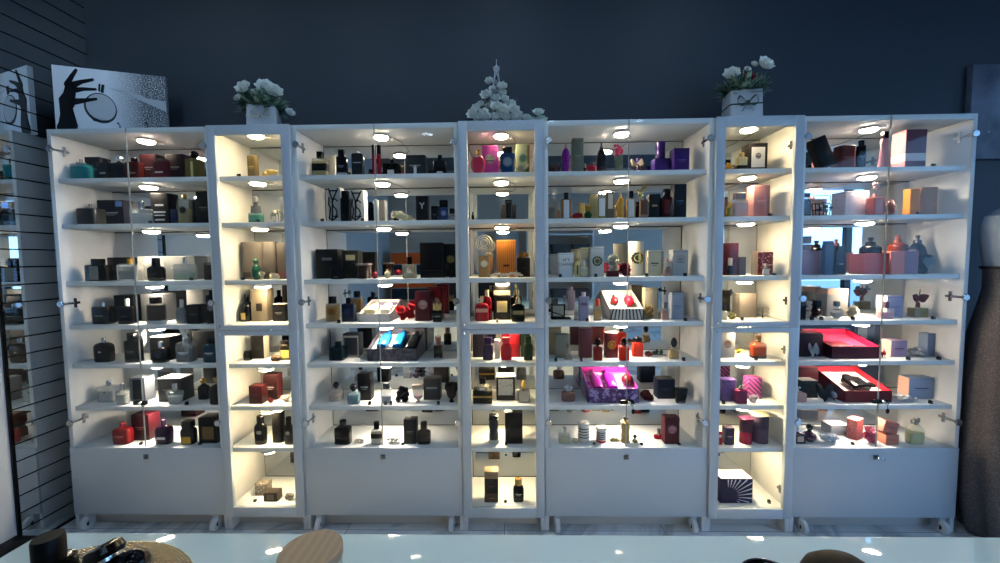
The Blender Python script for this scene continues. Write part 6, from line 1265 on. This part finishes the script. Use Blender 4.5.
cb = thing('drawer_chest', 'orange and navy drawer chest at the opposite wall', 'chest', (-1.72, YF+.26, 0))
g = G(); g.box(-.42, .42, -.25, .25, 0, 1.55); obj('chest_body', g, mat('b8bcc0', 'c'), cb)
for z, c in ((1.3, 'd8622a'), (1.08, '1f3c50'), (.86, 'd8622a'), (.64, '1f3c50'), (.42, 'd8622a'), (.2, '1f3c50')): g = G(); g.box(-.4, .4, .25, .27, z, z+.2, .003); obj('drawer', g, mat(c, 'c'), cb)
cn = thing('till_counter', 'dark till counter at the opposite wall', 'counter', (-.55, YF+.6, 0))
g = G(); g.box(-.6, .6, -.28, .28, 0, 1.02); obj('counter_body', g, mat('2a2d33', 'c'), cn)
g = G(); g.box(-.64, .64, -.31, .31, 1.02, 1.06, .003); obj('counter_top', g, mat('c8ccd0', 'c'), cn)
for x, c in ((-.62, 'c8d4dc'), (.02, 'b4c4d0')):
    bn = thing('standing_banner', 'pale roll-up banner standing at the opposite wall %s' % ('near the drawer chest' if x < -.3 else 'behind the till counter'), 'banner', (x, YF+.15, 0))
    g = G(); g.box(-.22, .22, -.004, .004, .05, 2.1); obj('banner_sheet', g, mat(c, 'c'), bn)
    g = G(); g.box(-.25, .25, -.08, .08, 0, .05, .004); g.box(-.23, .23, -.012, .012, 2.1, 2.125); obj('banner_stand', g, grey_metal, bn)
# dark building and pavement outside the shop front
g = G(); g.box(XM-6, 20, -20, YF-.16, -.12, -.02); g.box(XR+.16, 20, YF-.16, 6, -.12, -.02); S_ = struct('floor_pavement', g, wall_mat('8a8f94'))
bd = thing('building', 'dark building across the street outside the shop window', 'building', (12.5, -6.5, -.02))
g = G(); g.box(-1.5, 1.5, -1.2, 1.2, 0, 7); obj('facade', g, mat('2c323c', 'c'), bd)
g = G(); g.box(-1.53, -1.5, -.5, .4, 1.2, 2.4); obj('lit_window', g, glow('ffd8a0', 1.2), bd)

# ------------------------------------------------------------------ light
def downlight(x, y, s):
    root = empty('ceiling_downlight', (x, y, ZC)); tag(root, 'round recessed ceiling downlight over the shop floor, near row added for brightness', 'ceiling light', 'ceiling downlights')
    g = G(); g.loft([(-.012, .085, .085), (-.001, .095, .095)], 2, 28); obj('trim_ring', g, mat('d0d2d4', 'p'), root)
    g = G(); g.loft([(-.014, .07, .07), (-.0125, .072, .072)], 2, 28); obj('diffuser', g, glow('bfe0ff', s), root)
for x, y in ((-1.9, -.55), (-.95, -.6), (.0, -.55), (1.15, -.6), (-.5, -1.7), (.9, -1.7), (-1.06, -3.53), (-.2, -3.1), (.6, -3.1), (1.7, -3.1), (3.2, -3.3)): downlight(x, y, DL)  # row nearest the cabinets added to brighten their tops and the slat wall
W = bpy.data.worlds.new('World'); SC.world = W; W.use_nodes = True
W.node_tree.nodes['Background'].inputs[0].default_value = (.30, .62, 1.15, 1); W.node_tree.nodes['Background'].inputs[1].default_value = SKY
def portal(loc, rot, sx, sy):
    L = bpy.data.lights.new('window_portal', 'AREA'); L.shape = 'RECTANGLE'; L.size = sx; L.size_y = sy; L.cycles.is_portal = True
    o = link(bpy.data.objects.new('window_portal', L)); o.location = loc; o.rotation_euler = rot
portal((XR+.2, -2.8, 1.65), (0, PI/2, 0), 2.2, 4.8)
portal((4.0, YF-.2, 1.55), (PI/2, 0, 0), 1.2, 2.4)

# ------------------------------------------------------------------ camera
yaw, pitch, roll = -0.020920275974203956, -0.05752557267283811, -0.009788949942794343
sy_, cy_ = math.sin(yaw), math.cos(yaw); sp_, cp_ = math.sin(pitch), math.cos(pitch)
fw = Vector((sy_*cp_, cy_*cp_, sp_)); rt = Vector((cy_, -sy_, 0)); up = rt.cross(fw)
r2 = rt*math.cos(roll) + up*math.sin(roll); u2 = -rt*math.sin(roll) + up*math.cos(roll)
cam = bpy.data.cameras.new('camera'); cam.sensor_width = 36; cam.sensor_fit = 'HORIZONTAL'; cam.lens = 387.94/1000*36; cam.clip_start = .01
co = link(bpy.data.objects.new('camera', cam))
M = Matrix((r2, u2, -fw)).transposed().to_4x4(); M.translation = Vector((.0292, -1.8824, 1.3673)); co.matrix_world = M
SC.camera = co
SC.view_settings.view_transform = 'Standard'; SC.view_settings.look = 'None'; SC.view_settings.gamma = 1; SC.view_settings.use_curve_mapping = False
SC.view_settings.exposure = EXPO
c = SC.cycles
c.max_bounces = 10; c.glossy_bounces = 6; c.transparent_max_bounces = 24; c.caustics_reflective = True; c.caustics_refractive = False; c.use_denoising = True; c.sample_clamp_indirect = 4
